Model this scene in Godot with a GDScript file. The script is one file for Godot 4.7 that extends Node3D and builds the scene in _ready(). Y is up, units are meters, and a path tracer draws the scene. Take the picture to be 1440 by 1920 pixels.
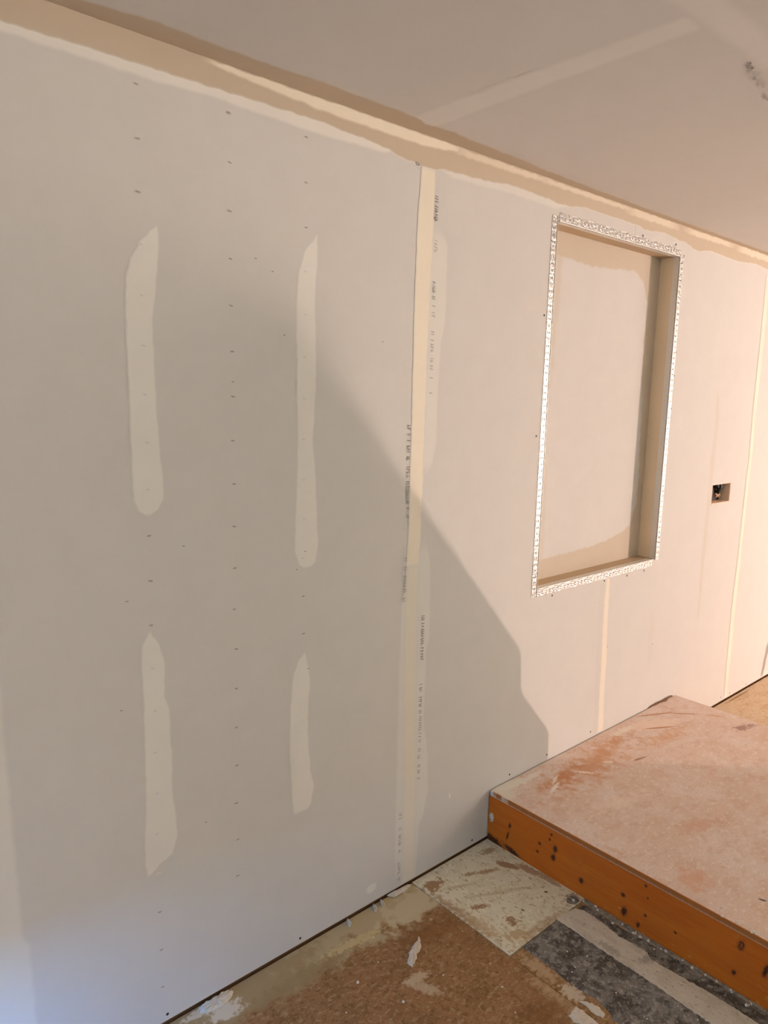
extends Node3D
# A drywalled room under renovation. Metres; x runs along the long wall, y up, z into the room. The long wall's face is z = 0.

const H := 2.44            # ceiling height above the lower floor
const DECK := 0.204        # top of the raised landing
const DX0 := 2.01          # landing from x ...
const DX1 := 3.447         # ... to x
const NX0 := 2.235         # recessed niche in the wall
const NX1 := 3.135
const NY0 := 0.956
const NY1 := 2.31
const NZ := -0.09

const PAPER := Color(0.66, 0.635, 0.605)      # linear, vertex colours
const MUD := Color(0.80, 0.765, 0.715)        # dry joint compound
const TAPE := Color(0.845, 0.765, 0.64)       # bare joint tape
const WET := Color(0.565, 0.455, 0.33)        # fresh compound
const CPAPER := Color(0.69, 0.655, 0.62)
const INK := Color(0.20, 0.17, 0.165)

var rng := RandomNumberGenerator.new()
var nz := FastNoiseLite.new()
var taken := {}
var M := {}

# ---------------------------------------------------------------- helpers
func numbered(n: String) -> String:
	var k: int = taken.get(n, 0)
	taken[n] = k + 1
	return n if k == 0 else "%s_%03d" % [n, k]

func commit(st: SurfaceTool, called: String, mat: Material, parent: Node = self) -> MeshInstance3D:
	var o := MeshInstance3D.new()
	o.mesh = st.commit()
	o.material_override = mat
	o.name = numbered(called) if parent == self else called
	parent.add_child(o, true)
	return o

func begin() -> SurfaceTool:
	var st := SurfaceTool.new()
	st.begin(Mesh.PRIMITIVE_TRIANGLES)
	return st

func thing(called: String, label: String, category: String, at := Vector3.ZERO, group := "") -> Node3D:
	var o := Node3D.new()
	o.name = numbered(called)
	add_child(o)
	o.position = at
	tag(o, label, category, group)
	return o

func tag(o: Node, label: String, category: String, group := "") -> void:
	o.set_meta("label", label)
	o.set_meta("category", category)
	if group != "":
		o.set_meta("group", group)

func structure(called: String, label := "") -> Node3D:
	var o := Node3D.new()
	o.name = called
	add_child(o)
	o.set_meta("kind", "structure")
	if label != "":
		o.set_meta("label", label)
	return o

# one quad, corners counter-clockwise as seen from its front
func quad(st: SurfaceTool, a: Vector3, b: Vector3, c: Vector3, d: Vector3, n: Vector3, col := Color.WHITE, uv := []) -> void:
	var p := [a, d, c, a, c, b]
	var k := [0, 3, 2, 0, 2, 1]
	for i in 6:
		st.set_normal(n)
		st.set_color(col)
		if uv.size() == 4:
			st.set_uv(uv[k[i]])
		st.add_vertex(p[i])

func box(st: SurfaceTool, a: Vector3, b: Vector3, col := Color.WHITE, bev := 0.0) -> void:
	# box from corner a to corner b with chamfered edges
	var c := (a + b) * 0.5
	var h := (b - a).abs() * 0.5
	var e := minf(bev, minf(h.x, minf(h.y, h.z)) * 0.6)
	var ax := [Vector3.RIGHT, Vector3.UP, Vector3.BACK]
	for i in 3:
		var j := (i + 1) % 3
		var k := (i + 2) % 3
		for s: float in [-1.0, 1.0]:
			var n: Vector3 = ax[i] * s
			var u: Vector3 = ax[j] * (h[j] - e)
			var v: Vector3 = ax[k] * (h[k] - e) * s
			var o: Vector3 = c + n * h[i]
			quad(st, o - u - v, o + u - v, o + u + v, o - u + v, n, col)
	if e > 0.0:
		for i in 3:
			var j := (i + 1) % 3
			var k := (i + 2) % 3
			for s: float in [-1.0, 1.0]:
				for t: float in [-1.0, 1.0]:
					var l: Vector3 = ax[i] * (h[i] - e)
					var p1: Vector3 = c + ax[j] * s * h[j] + ax[k] * t * (h[k] - e)
					var p2: Vector3 = c + ax[j] * s * (h[j] - e) + ax[k] * t * h[k]
					var n: Vector3 = (ax[j] * s + ax[k] * t).normalized()
					if s * t > 0.0:
						quad(st, p1 - l, p1 + l, p2 + l, p2 - l, n, col) if (l.cross(p2 - p1)).dot(n) > 0.0 else quad(st, p1 + l, p1 - l, p2 - l, p2 + l, n, col)
					else:
						quad(st, p1 + l, p1 - l, p2 - l, p2 + l, n, col) if (l.cross(p2 - p1)).dot(n) < 0.0 else quad(st, p1 - l, p1 + l, p2 + l, p2 - l, n, col)

# a sheet in the plane u-v of xf, w from -t to 0, with rectangular holes; each hole and rim gets its cut edges
func sheet(st: SurfaceTool, xf: Transform3D, r: Rect2, t: float, holes: Array, col: Color) -> void:
	var us := [r.position.x, r.end.x]
	var vs := [r.position.y, r.end.y]
	for q: Rect2 in holes:
		for x: float in [q.position.x, q.end.x]:
			if x > r.position.x + 1e-5 and x < r.end.x - 1e-5 and not us.has(x):
				us.append(x)
		for y: float in [q.position.y, q.end.y]:
			if y > r.position.y + 1e-5 and y < r.end.y - 1e-5 and not vs.has(y):
				vs.append(y)
	us.sort()
	vs.sort()
	var nu := us.size() - 1
	var nv := vs.size() - 1
	var open := func(i: int, j: int) -> bool:
		if i < 0 or j < 0 or i >= nu or j >= nv:
			return true
		var m := Vector2((us[i] + us[i + 1]) * 0.5, (vs[j] + vs[j + 1]) * 0.5)
		for q: Rect2 in holes:
			if q.has_point(m):
				return true
		return false
	var flip := xf.basis.determinant() < 0.0
	var face := func(a: Vector3, b: Vector3, c: Vector3, d: Vector3) -> void:
		var p := [xf * a, xf * b, xf * c, xf * d]
		if flip:
			p.reverse()
		var n: Vector3 = (p[1] - p[0]).cross(p[3] - p[0]).normalized()
		quad(st, p[0], p[1], p[2], p[3], n, col)
	for i in nu:
		for j in nv:
			if open.call(i, j):
				continue
			var a: float = us[i]
			var b: float = us[i + 1]
			var c: float = vs[j]
			var d: float = vs[j + 1]
			face.call(Vector3(a, c, 0), Vector3(b, c, 0), Vector3(b, d, 0), Vector3(a, d, 0))
			face.call(Vector3(b, c, -t), Vector3(a, c, -t), Vector3(a, d, -t), Vector3(b, d, -t))
			if open.call(i - 1, j):
				face.call(Vector3(a, c, -t), Vector3(a, c, 0), Vector3(a, d, 0), Vector3(a, d, -t))
			if open.call(i + 1, j):
				face.call(Vector3(b, c, 0), Vector3(b, c, -t), Vector3(b, d, -t), Vector3(b, d, 0))
			if open.call(i, j - 1):
				face.call(Vector3(a, c, -t), Vector3(b, c, -t), Vector3(b, c, 0), Vector3(a, c, 0))
			if open.call(i, j + 1):
				face.call(Vector3(a, d, 0), Vector3(b, d, 0), Vector3(b, d, -t), Vector3(a, d, -t))

# a trowelled film of compound or tape: rows are (v, u from, u to); it thins out to nothing over fl / fr at its sides and fe at its ends
func film(st: SurfaceTool, xf: Transform3D, rows: Array, core: Color, rim: Color, fl: float, fr: float, fe: float, h: float, jit := 0.0, lift := 0.0003, step := 0.012, jf := 18.0) -> void:
	var rr := rows.duplicate()
	rr.sort_custom(func(p, q): return p.x < q.x)
	var v0: float = rr[0].x
	var v1: float = rr[-1].x
	var n := maxi(8, int((v1 - v0) / step))
	var seed_ := rng.randf() * 100.0
	var grid := []
	var cols := []
	var k := 0
	for i in n + 1:
		var v := lerpf(v0, v1, float(i) / n)
		while k < rr.size() - 2 and rr[k + 1].x < v:
			k += 1
		var t := clampf((v - rr[k].x) / maxf(1e-6, rr[k + 1].x - rr[k].x), 0.0, 1.0)
		var ts := t * t * (3.0 - 2.0 * t)
		var a := lerpf(rr[k].y, rr[k + 1].y, ts) + jit * nz.get_noise_2d(v * jf * 10.0, seed_)
		var b := lerpf(rr[k].z, rr[k + 1].z, ts) + jit * nz.get_noise_2d(v * jf * 10.0, seed_ + 50.0)
		if b < a + 0.001:
			b = a + 0.001
		var w := b - a
		var el := minf(fl, w * 0.45)
		var er := minf(fr, w * 0.45)
		var e := 1.0 if fe <= 0.0 else clampf(minf(v - v0, v1 - v) / fe, 0.0, 1.0)
		e = e * e * (3.0 - 2.0 * e)
		var line := []
		var lc := []
		for s in [[0.0, 0.0, 0], [0.25, 0.16, 0], [0.5, 0.5, 0], [0.75, 0.84, 0], [1.0, 1.0, 0], [1.0, 1.0, 1], [0.75, 0.84, 1], [0.5, 0.5, 1], [0.25, 0.16, 1], [0.0, 0.0, 1]]:
			var u: float = a + el * s[0] if s[2] == 0 else b - er * s[0]
			var pr: float = s[1] * e
			line.append(xf * Vector3(u, v, lift + h * pr))
			lc.append(rim.lerp(core, pr))
		grid.append(line)
		cols.append(lc)
	var flip := xf.basis.determinant() < 0.0
	st.set_smooth_group(0)
	for i in n:
		for j in 9:
			var p := [grid[i][j], grid[i][j + 1], grid[i + 1][j + 1], grid[i + 1][j]]
			var c := [cols[i][j], cols[i][j + 1], cols[i + 1][j + 1], cols[i + 1][j]]
			if flip:
				p.reverse()
				c.reverse()
			var nn: Vector3 = (xf.basis * Vector3(0, 0, 1)).normalized()
			for q in [0, 3, 2, 0, 2, 1]:
				st.set_normal(nn)
				st.set_color(c[q])
				st.add_vertex(p[q])

# a small oval mark lying in the plane of xf: a dimple, a nick, an ink stroke
func oval(st: SurfaceTool, xf: Transform3D, c: Vector2, ru: float, rv: float, ang: float, core: Color, rim: Color, lift := 0.0008, dome := 0.0) -> void:
	var n := 10
	var flip := xf.basis.determinant() < 0.0
	var nn: Vector3 = (xf.basis * Vector3(0, 0, 1)).normalized()
	var ring := []
	for f: float in [0.6, 1.0]:
		var l := []
		for i in n:
			var q := Vector2(cos(TAU * i / n) * ru * f, sin(TAU * i / n) * rv * f).rotated(ang) + c
			l.append(xf * Vector3(q.x, q.y, lift + dome * (1.0 - f) * 2.0))
		ring.append(l)
	var o: Vector3 = xf * Vector3(c.x, c.y, lift + dome)
	for i in n:
		var j := (i + 1) % n
		var tris := [[o, ring[0][i], ring[0][j]], [ring[0][i], ring[1][i], ring[1][j]], [ring[0][i], ring[1][j], ring[0][j]]]
		var tc := [[core, core, core], [core, rim, rim], [core, rim, core]]
		for t in 3:
			for k in ([0, 1, 2] if flip else [0, 2, 1]):
				st.set_normal(nn)
				st.set_color(tc[t][k])
				st.add_vertex(tris[t][k])

func slab(st: SurfaceTool, x0: float, x1: float, z0: float, z1: float, y0: float, y1: float) -> void:
	# a board lying flat; its top carries one texture over its whole area
	quad(st, Vector3(x0, y1, z1), Vector3(x1, y1, z1), Vector3(x1, y1, z0), Vector3(x0, y1, z0), Vector3.UP, Color.WHITE, [Vector2(0, 1), Vector2(1, 1), Vector2(1, 0), Vector2(0, 0)])
	var e := [Vector2(0.01, 0.5), Vector2(0.02, 0.5), Vector2(0.02, 0.52), Vector2(0.01, 0.52)]
	quad(st, Vector3(x0, y0, z1), Vector3(x1, y0, z1), Vector3(x1, y1, z1), Vector3(x0, y1, z1), Vector3.BACK, Color.WHITE, [Vector2(0, 0.98), Vector2(1, 0.98), Vector2(1, 1), Vector2(0, 1)])
	quad(st, Vector3(x1, y0, z0), Vector3(x0, y0, z0), Vector3(x0, y1, z0), Vector3(x1, y1, z0), Vector3.FORWARD, Color.WHITE, [Vector2(1, 0.02), Vector2(0, 0.02), Vector2(0, 0), Vector2(1, 0)])
	quad(st, Vector3(x0, y0, z0), Vector3(x0, y0, z1), Vector3(x0, y1, z1), Vector3(x0, y1, z0), Vector3.LEFT, Color.WHITE, [Vector2(0.003, 0), Vector2(0.003, 1), Vector2(0, 1), Vector2(0, 0)])
	quad(st, Vector3(x1, y0, z1), Vector3(x1, y0, z0), Vector3(x1, y1, z0), Vector3(x1, y1, z1), Vector3.RIGHT, Color.WHITE, [Vector2(0.99, 1), Vector2(0.99, 0), Vector2(1, 0), Vector2(1, 1)])
	quad(st, Vector3(x0, y0, z0), Vector3(x1, y0, z0), Vector3(x1, y0, z1), Vector3(x0, y0, z1), Vector3.DOWN, Color.WHITE, e)

# ---------------------------------------------------------------- computed surfaces
func rgb(r: int, g: int, b: int) -> Color:
	return Color8(r, g, b)

# layers: [seed, cycles per metre along u, along v, lo, hi, colour, amount]; marks: [u, v, ru, rv, angle, colour, amount, softness, ragged]
func paint(w: int, h: int, su: float, sv: float, ou: float, ov: float, base: Color, layers: Array, marks: Array) -> ImageTexture:
	var im := Image.create(w, h, false, Image.FORMAT_RGB8)
	im.fill(base)
	var n := FastNoiseLite.new()
	n.noise_type = FastNoiseLite.TYPE_SIMPLEX_SMOOTH
	n.frequency = 1.0
	n.fractal_octaves = 4
	n.fractal_gain = 0.55
	for l in layers:
		n.seed = l[0]
		for y in h:
			var v: float = (ov + sv * (y + 0.5) / h) * l[2]
			for x in w:
				var t := smoothstep(l[3], l[4], n.get_noise_2d((ou + su * (x + 0.5) / w) * l[1], v))
				if t > 0.0:
					im.set_pixel(x, y, im.get_pixel(x, y).lerp(l[5], t * l[6]))
	n.seed = 77
	for m in marks:
		var big := maxf(m[2], m[3]) * 1.6 + 0.004
		var x0 := clampi(int((m[0] - big - ou) / su * w), 0, w)
		var x1 := clampi(int((m[0] + big - ou) / su * w) + 1, 0, w)
		var y0 := clampi(int((m[1] - big - ov) / sv * h), 0, h)
		var y1 := clampi(int((m[1] + big - ov) / sv * h) + 1, 0, h)
		var rag: float = m[8]
		var fq := clampf(1.2 / maxf(0.004, minf(m[2], m[3])), 12.0, 160.0)
		for y in range(y0, y1):
			for x in range(x0, x1):
				var p := Vector2(ou + su * (x + 0.5) / w, ov + sv * (y + 0.5) / h)
				var d := (p - Vector2(m[0], m[1])).rotated(-m[4]) / Vector2(m[2], m[3])
				var r := d.length() + rag * n.get_noise_2d(p.x * fq, p.y * fq)
				var t := 1.0 - smoothstep(1.0 - m[7], 1.0, r)
				if t > 0.0:
					im.set_pixel(x, y, im.get_pixel(x, y).lerp(m[5], t * m[6]))
	im.generate_mipmaps()
	return ImageTexture.create_from_image(im)

func noise_normal(freq: float, strength: float, size := 512, sd := 3) -> NoiseTexture2D:
	var t := NoiseTexture2D.new()
	var n := FastNoiseLite.new()
	n.seed = sd
	n.frequency = freq
	n.fractal_octaves = 4
	t.noise = n
	t.width = size
	t.height = size
	t.seamless = true
	t.as_normal_map = true
	t.bump_strength = strength
	return t

func noise_tone(freq: float, lo: float, hi: float, size := 512, sd := 5) -> NoiseTexture2D:
	var t := NoiseTexture2D.new()
	var n := FastNoiseLite.new()
	n.seed = sd
	n.frequency = freq
	n.fractal_octaves = 4
	t.noise = n
	t.width = size
	t.height = size
	t.seamless = true
	var g := Gradient.new()
	g.colors = PackedColorArray([Color(lo, lo, lo), Color(hi, hi, hi)])
	t.color_ramp = g
	return t

func material(col: Color, rough: float, metal := 0.0) -> StandardMaterial3D:
	var m := StandardMaterial3D.new()
	m.albedo_color = col
	m.roughness = rough
	m.metallic = metal
	return m

func vertex_material(rough: float, spec := 0.3) -> StandardMaterial3D:
	var m := StandardMaterial3D.new()
	m.vertex_color_use_as_albedo = true
	m.roughness = rough
	m.metallic_specular = spec
	return m

func textured(t: Texture2D, rough: float, normal: Texture2D = null, ns := 1.0) -> StandardMaterial3D:
	var m := StandardMaterial3D.new()
	m.albedo_texture = t
	m.roughness = rough
	m.metallic_specular = 0.25
	m.texture_repeat = false
	if normal:
		m.normal_enabled = true
		m.normal_texture = normal
		m.normal_scale = ns
	return m

func make_materials() -> void:
	var w := vertex_material(0.92)
	w.albedo_texture = noise_tone(0.012, 0.988, 1.0)
	w.uv1_triplanar = true
	w.uv1_world_triplanar = true
	w.uv1_scale = Vector3(1.1, 1.1, 1.1)
	M.wall = w
	M.mark = vertex_material(0.8)
	M.ink = vertex_material(0.9)
	var z := vertex_material(0.40, 0.5)
	z.metallic = 0.8
	z.normal_enabled = true
	z.normal_texture = noise_normal(0.03, 3.0, 256, 9)
	z.normal_scale = 1.0
	z.uv1_triplanar = true
	z.uv1_world_triplanar = true
	z.uv1_scale = Vector3(9, 9, 9)
	M.zinc = z
	var zd := vertex_material(0.45, 0.5)  # paler, less metallic zinc: light on the inner flanges put into the colour
	zd.metallic = 0.15
	M.zinc_lit = zd
	M.screw = material(rgb(52, 46, 42), 0.5, 0.6)
	M.stud = material(rgb(120, 88, 58), 0.85)
	M.dark_wood = material(rgb(128, 88, 48), 0.95)
	M.box = material(rgb(232, 208, 186), 0.6)
	M.cable = material(rgb(14, 12, 12), 0.5)
	M.copper = material(rgb(236, 205, 178), 0.35, 0.5)
	M.crumb = material(rgb(226, 214, 198), 0.95)
	M.core = material(rgb(150, 140, 128), 0.95)
	M.shell = material(rgb(158, 170, 174), 0.95)
	M.lens = material(rgb(250, 240, 225), 0.4)
	M.black = material(rgb(30, 30, 32), 0.5)

# ---------------------------------------------------------------- the scene
func _ready() -> void:
	rng.seed = 20240611
	nz.seed = 11
	nz.frequency = 0.1
	nz.fractal_octaves = 3

	# camera
	var cam := Camera3D.new()
	cam.name = "camera"
	cam.fov = 70.591
	cam.near = 0.05
	cam.position = Vector3(0, 1.6816, 1.6401)
	cam.rotation = Vector3(-0.15982, -0.72198, 0.02228)
	add_child(cam)
	cam.current = true

	# sky and exposure
	var we := WorldEnvironment.new()
	we.name = "world_environment"
	var env := Environment.new()
	env.background_mode = Environment.BG_SKY
	var sky := Sky.new()
	var sm := ProceduralSkyMaterial.new()
	sm.sky_top_color = Color(0.22, 0.51, 0.86)
	sm.sky_horizon_color = Color(0.30, 0.66, 0.94)
	sm.ground_bottom_color = Color(0.10, 0.10, 0.09)
	sm.ground_horizon_color = Color(0.16, 0.16, 0.15)
	sm.sky_energy_multiplier = 4.8
	sky.sky_material = sm
	env.sky = sky
	env.ambient_light_source = Environment.AMBIENT_SOURCE_DISABLED
	env.tonemap_mode = Environment.TONE_MAPPER_LINEAR
	env.tonemap_exposure = 1.0
	env.sdfgi_enabled = true
	env.ssao_enabled = true
	env.ssil_enabled = true
	we.environment = env
	add_child(we)

	make_materials()
	lamps()
	room_shell()
	wall_and_joints()
	ceiling_and_joints()
	floor_boards()
	landing()
	corner_beads()
	electrical_box()
	debris()

func lamps() -> void:
	# work lamp on a stand, in the next bay of the room (out of the picture)
	var t := thing("work_lamp", "round warm work lamp on a slim black stand in the next bay", "lamp", Vector3(7.37, 0, 4.6))
	var st := begin()
	box(st, Vector3(-0.2, 0, -0.02), Vector3(0.2, 0.03, 0.02), Color.WHITE, 0.004)
	box(st, Vector3(-0.02, 0, -0.2), Vector3(0.02, 0.03, 0.2), Color.WHITE, 0.004)
	box(st, Vector3(-0.012, 0.02, -0.012), Vector3(0.012, 1.1, 0.012), Color.WHITE, 0.003)
	commit(st, "stand", M.black, t)
	var bulb := MeshInstance3D.new()
	var sp := SphereMesh.new()
	sp.radius = 0.04
	sp.height = 0.08
	bulb.mesh = sp
	var gm := material(Color(1, 0.9, 0.78), 0.5)
	gm.emission_enabled = true
	gm.emission = Color(1.0, 0.86, 0.68)
	gm.emission_energy_multiplier = 2.0
	bulb.material_override = gm
	bulb.position = Vector3(0, 1.2, 0)
	bulb.name = "globe"
	t.add_child(bulb)
	var l := OmniLight3D.new()
	l.name = "work_light"
	l.position = Vector3(0, 1.2, 0)
	l.light_color = Color(1.0, 0.758, 0.645).linear_to_srgb()
	l.light_energy = 26.4
	l.omni_range = 15.0
	l.omni_attenuation = 2.0
	l.light_size = 0.017
	l.shadow_enabled = true
	t.add_child(l)
	# fill light added behind the camera to brighten the room evenly
	var c := thing("added_fill_light", "added fill light, a flat round disc behind the camera", "lamp", Vector3(0.3, H, 3.6))
	var cm := CylinderMesh.new()
	cm.top_radius = 0.15
	cm.bottom_radius = 0.13
	cm.height = 0.04
	var cd := MeshInstance3D.new()
	cd.mesh = cm
	cd.name = "diffuser"
	cd.position = Vector3(0, -0.02, 0)
	var dm := gm.duplicate()
	dm.emission_energy_multiplier = 1.0
	cd.material_override = dm
	c.add_child(cd)
	var a := OmniLight3D.new()
	a.name = "fill_lamp"
	a.position = Vector3(0, -0.12, 0)
	a.light_color = Color(0.82, 1.0, 0.86).linear_to_srgb()
	a.light_energy = 0.9
	a.omni_range = 12.0
	a.omni_attenuation = 2.0
	a.light_size = 0.08
	a.shadow_enabled = true
	c.add_child(a)

func room_shell() -> void:
	# everything here but the long wall is outside the picture; it closes the room and bounces the light
	var mk := func(called: String, boxes: Array, mat: Material) -> void:
		var s := structure(called)
		var st := begin()
		for b in boxes:
			box(st, b[0], b[1])
		commit(st, "wall_core", mat, s)
	var x0 := -0.2
	var x1 := 8.7
	var z1 := 5.7
	var wy0 := 0.03
	var wy1 := 0.50
	var wz0 := 0.06
	var wz1 := 0.46
	mk.call("wall_left", [[Vector3(x0 - 0.05, -0.12, -0.3), Vector3(x0, H + 0.12, wz0)], [Vector3(x0 - 0.05, wy1, wz0), Vector3(x0, H + 0.12, wz1)], [Vector3(x0 - 0.05, -0.12, wz1), Vector3(x0, H + 0.12, z1 + 0.12)], [Vector3(x0 - 0.05, -0.12, wz0), Vector3(x0, wy0, wz1)]], M.shell)
	mk.call("wall_right", [[Vector3(x1, -0.12, -0.3), Vector3(x1 + 0.12, H + 0.12, z1 + 0.12)]], M.shell)
	mk.call("wall_front", [[Vector3(x0 - 0.05, -0.12, z1), Vector3(x1 + 0.12, H + 0.12, z1 + 0.12)]], M.shell)
	# unseen blocker added between lamp and long wall, stepped to shape the shadow
	var s := structure("shadow_blocker")
	var lamp := Vector3(7.37, 1.2, 4.6)
	var plan := [[Vector2(2.36, 0.24), 0.22], [Vector2(2.36, 0.326), 0.22], [Vector2(2.155, 0.553), 0.245], [Vector2(2.14, 0.726), 0.25], [Vector2(1.80, 1.10), 0.35], [Vector2(1.45, 1.475), 0.52], [Vector2(1.20, 1.75), 0.73], [Vector2(1.0, 1.95), 0.86], [Vector2(0.8, 1.98), 0.925], [Vector2(0.5, 1.88), 0.957], [Vector2(0.1, 1.72), 0.972]]
	var top := []
	for q in plan:
		top.append(Vector3(q[0].x, q[0].y, 0.0).lerp(lamp, q[1]))
	var st := begin()
	var off := Vector3(-0.007, 0, 0.007)
	for i in top.size() - 1:
		var a: Vector3 = top[i]
		var b: Vector3 = top[i + 1]
		if Vector2(a.x - b.x, a.z - b.z).length() < 0.001:
			continue
		var a0 := Vector3(a.x, 0.0, a.z)
		var b0 := Vector3(b.x, 0.0, b.z)
		quad(st, b0, a0, a, b, Vector3(-0.7, 0, -0.7))
		quad(st, a0 - off, b0 - off, b - off, a - off, Vector3(0.7, 0, 0.7))
		quad(st, a, a - off, b - off, b, Vector3.UP)
	commit(st, "wall_core", M.shell, s)  # surface of the added shadow blocker
	# low window in the left wall, where the daylight comes from
	var d := structure("window_1")
	st = begin()
	for b in [[Vector3(x0 - 0.04, wy0, wz0), Vector3(x0 - 0.01, wy1, wz0 + 0.025)], [Vector3(x0 - 0.04, wy0, wz1 - 0.025), Vector3(x0 - 0.01, wy1, wz1)], [Vector3(x0 - 0.04, wy0, wz0 + 0.025), Vector3(x0 - 0.01, wy0 + 0.025, wz1 - 0.025)], [Vector3(x0 - 0.04, wy1 - 0.025, wz0 + 0.025), Vector3(x0 - 0.01, wy1, wz1 - 0.025)]]:
		box(st, b[0], b[1], Color.WHITE, 0.004)
	commit(st, "window_frame", M.shell, d)
	var g := begin()
	box(g, Vector3(x0 - 0.026, wy0 + 0.025, wz0 + 0.025), Vector3(x0 - 0.023, wy1 - 0.025, wz1 - 0.025))
	var gm := material(Color(0.95, 0.98, 1.0, 0.06), 0.02)
	gm.transparency = BaseMaterial3D.TRANSPARENCY_ALPHA
	commit(g, "pane", gm, d)

func wall_and_joints() -> void:
	var w := structure("wall_back", "long drywall wall with taped seams, screw rows and a recessed niche")
	var id := Transform3D()
	# sheets four feet wide; the niche and the electrical box are cut out of them
	var cuts := [Rect2(NX0, NY0, NX1 - NX0, NY1 - NY0), Rect2(3.664, 1.169, 0.209, 0.101)]
	var edges := [-0.2, 0.344, 1.5795, 2.755, 4.075, 5.3, 6.5, 7.6, 8.7]
	for i in edges.size() - 1:
		var st := begin()
		var y0 := 0.0115
		sheet(st, id, Rect2(edges[i] + 0.0007, y0, edges[i + 1] - edges[i] - 0.0014, H - y0), 0.0125, cuts, PAPER)
		commit(st, "drywall_panel", M.wall, w)
	# studs' bottom plate, seen as a dark line in the gap under the sheets
	var st := begin()
	box(st, Vector3(-0.2, -0.019, -0.10), Vector3(8.7, 0.038, -0.0135))
	commit(st, "bottom_plate", M.dark_wood, w)
	st = begin()
	box(st, Vector3(-0.25, -0.12, -0.30), Vector3(8.82, H + 0.12, -0.105))
	commit(st, "wall_core", M.core, w)
	# the niche's own sheets
	st = begin()
	sheet(st, Transform3D(Basis(), Vector3(0, 0, NZ)), Rect2(NX0 - 0.01, NY0 - 0.01, NX1 - NX0 + 0.02, NY1 - NY0 + 0.02), 0.0125, [], PAPER)
	commit(st, "niche_back_panel", M.wall, w)
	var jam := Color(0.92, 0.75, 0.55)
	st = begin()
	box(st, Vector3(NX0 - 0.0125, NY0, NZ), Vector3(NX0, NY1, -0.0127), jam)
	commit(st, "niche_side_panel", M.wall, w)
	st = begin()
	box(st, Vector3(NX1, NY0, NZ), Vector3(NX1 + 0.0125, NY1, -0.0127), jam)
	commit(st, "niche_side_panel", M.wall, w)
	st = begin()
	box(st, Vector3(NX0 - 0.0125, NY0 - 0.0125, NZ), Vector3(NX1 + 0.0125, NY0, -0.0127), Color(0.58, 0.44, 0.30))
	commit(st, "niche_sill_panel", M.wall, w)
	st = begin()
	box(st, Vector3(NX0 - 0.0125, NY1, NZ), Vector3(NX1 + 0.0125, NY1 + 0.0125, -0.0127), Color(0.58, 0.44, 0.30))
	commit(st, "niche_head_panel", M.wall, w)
	# fresh compound round the niche's back panel
	var nb := Transform3D(Basis(), Vector3(0, 0, NZ))
	var nh := Transform3D(Basis(Vector3(0, 1, 0), Vector3(1, 0, 0), Vector3(0, 0, 1)), Vector3(0, 0, NZ))
	var wet := PAPER.lerp(WET, 0.72)
	st = begin()
	film(st, nh, [Vector3(2.24, 2.215, 2.311), Vector3(2.44, 2.212, 2.311), Vector3(2.60, 2.206, 2.311), Vector3(2.76, 2.214, 2.311), Vector3(2.93, 2.225, 2.311), Vector3(2.99, 2.20, 2.311), Vector3(3.05, 2.11, 2.311), Vector3(3.134, 2.05, 2.311)], wet, PAPER, 0.012, 0.0, 0.0, 0.0012, 0.008)
	commit(st, "compound_band", M.wall, w)
	st = begin()
	film(st, nb, [Vector3(0.957, 3.035, 3.136), Vector3(1.09, 3.04, 3.136), Vector3(1.25, 3.085, 3.136), Vector3(1.55, 3.07, 3.136), Vector3(1.83, 3.045, 3.136), Vector3(1.95, 3.035, 3.136), Vector3(2.05, 3.045, 3.136), Vector3(2.20, 3.06, 3.136)], wet, PAPER, 0.012, 0.0, 0.0, 0.0014, 0.01)
	commit(st, "compound_band", M.wall, w)
	st = begin()
	film(st, nh, [Vector3(2.24, 0.95, 1.07), Vector3(2.41, 0.95, 1.045), Vector3(2.58, 0.95, 1.05), Vector3(2.70, 0.95, 1.055), Vector3(2.81, 0.95, 1.062), Vector3(2.95, 0.95, 1.085), Vector3(3.03, 0.95, 1.11), Vector3(3.134, 0.95, 1.16)], wet, PAPER, 0.0, 0.012, 0.0, 0.0012, 0.008)
	commit(st, "compound_band", M.wall, w)
	st = begin()
	film(st, nb, [Vector3(0.957, 2.234, 2.40), Vector3(1.12, 2.234, 2.405), Vector3(1.36, 2.234, 2.395), Vector3(1.57, 2.234, 2.385), Vector3(1.88, 2.234, 2.40), Vector3(2.07, 2.234, 2.415), Vector3(2.26, 2.234, 2.42)], PAPER.lerp(WET, 0.35), PAPER, 0.0, 0.03, 0.0, 0.0007, 0.008, 0.0002)  # left band: compound and the corner's soft shade, both in its tone
	commit(st, "compound_band", M.wall, w)

	# vertical joint in the middle of the picture: wide compound, then the bare tape on top of it
	var seam := [Vector3(2.352, 1.559, 1.620), Vector3(2.145, 1.549, 1.617), Vector3(1.987, 1.547, 1.612), Vector3(1.756, 1.547, 1.608), Vector3(1.437, 1.549, 1.606), Vector3(1.292, 1.548, 1.604), Vector3(1.14, 1.542, 1.600)]
	st = begin()
	film(st, id, seam, TAPE, PAPER.lerp(MUD, 0.5), 0.008, 0.006, 0.004, 0.0007, 0.003, 0.0009)
	commit(st, "joint_tape", M.wall, w)
	st = begin()
	film(st, id, [Vector3(1.145, 1.543, 1.600), Vector3(1.03, 1.540, 1.602), Vector3(0.82, 1.540, 1.607), Vector3(0.321, 1.555, 1.621), Vector3(0.014, 1.560, 1.627)], PAPER.lerp(TAPE, 0.62), PAPER.lerp(MUD, 0.4), 0.018, 0.018, 0.004, 0.0007, 0.003, 0.0009)
	commit(st, "joint_tape", M.wall, w)
	var soft := PAPER.lerp(MUD, 0.55)
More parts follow.
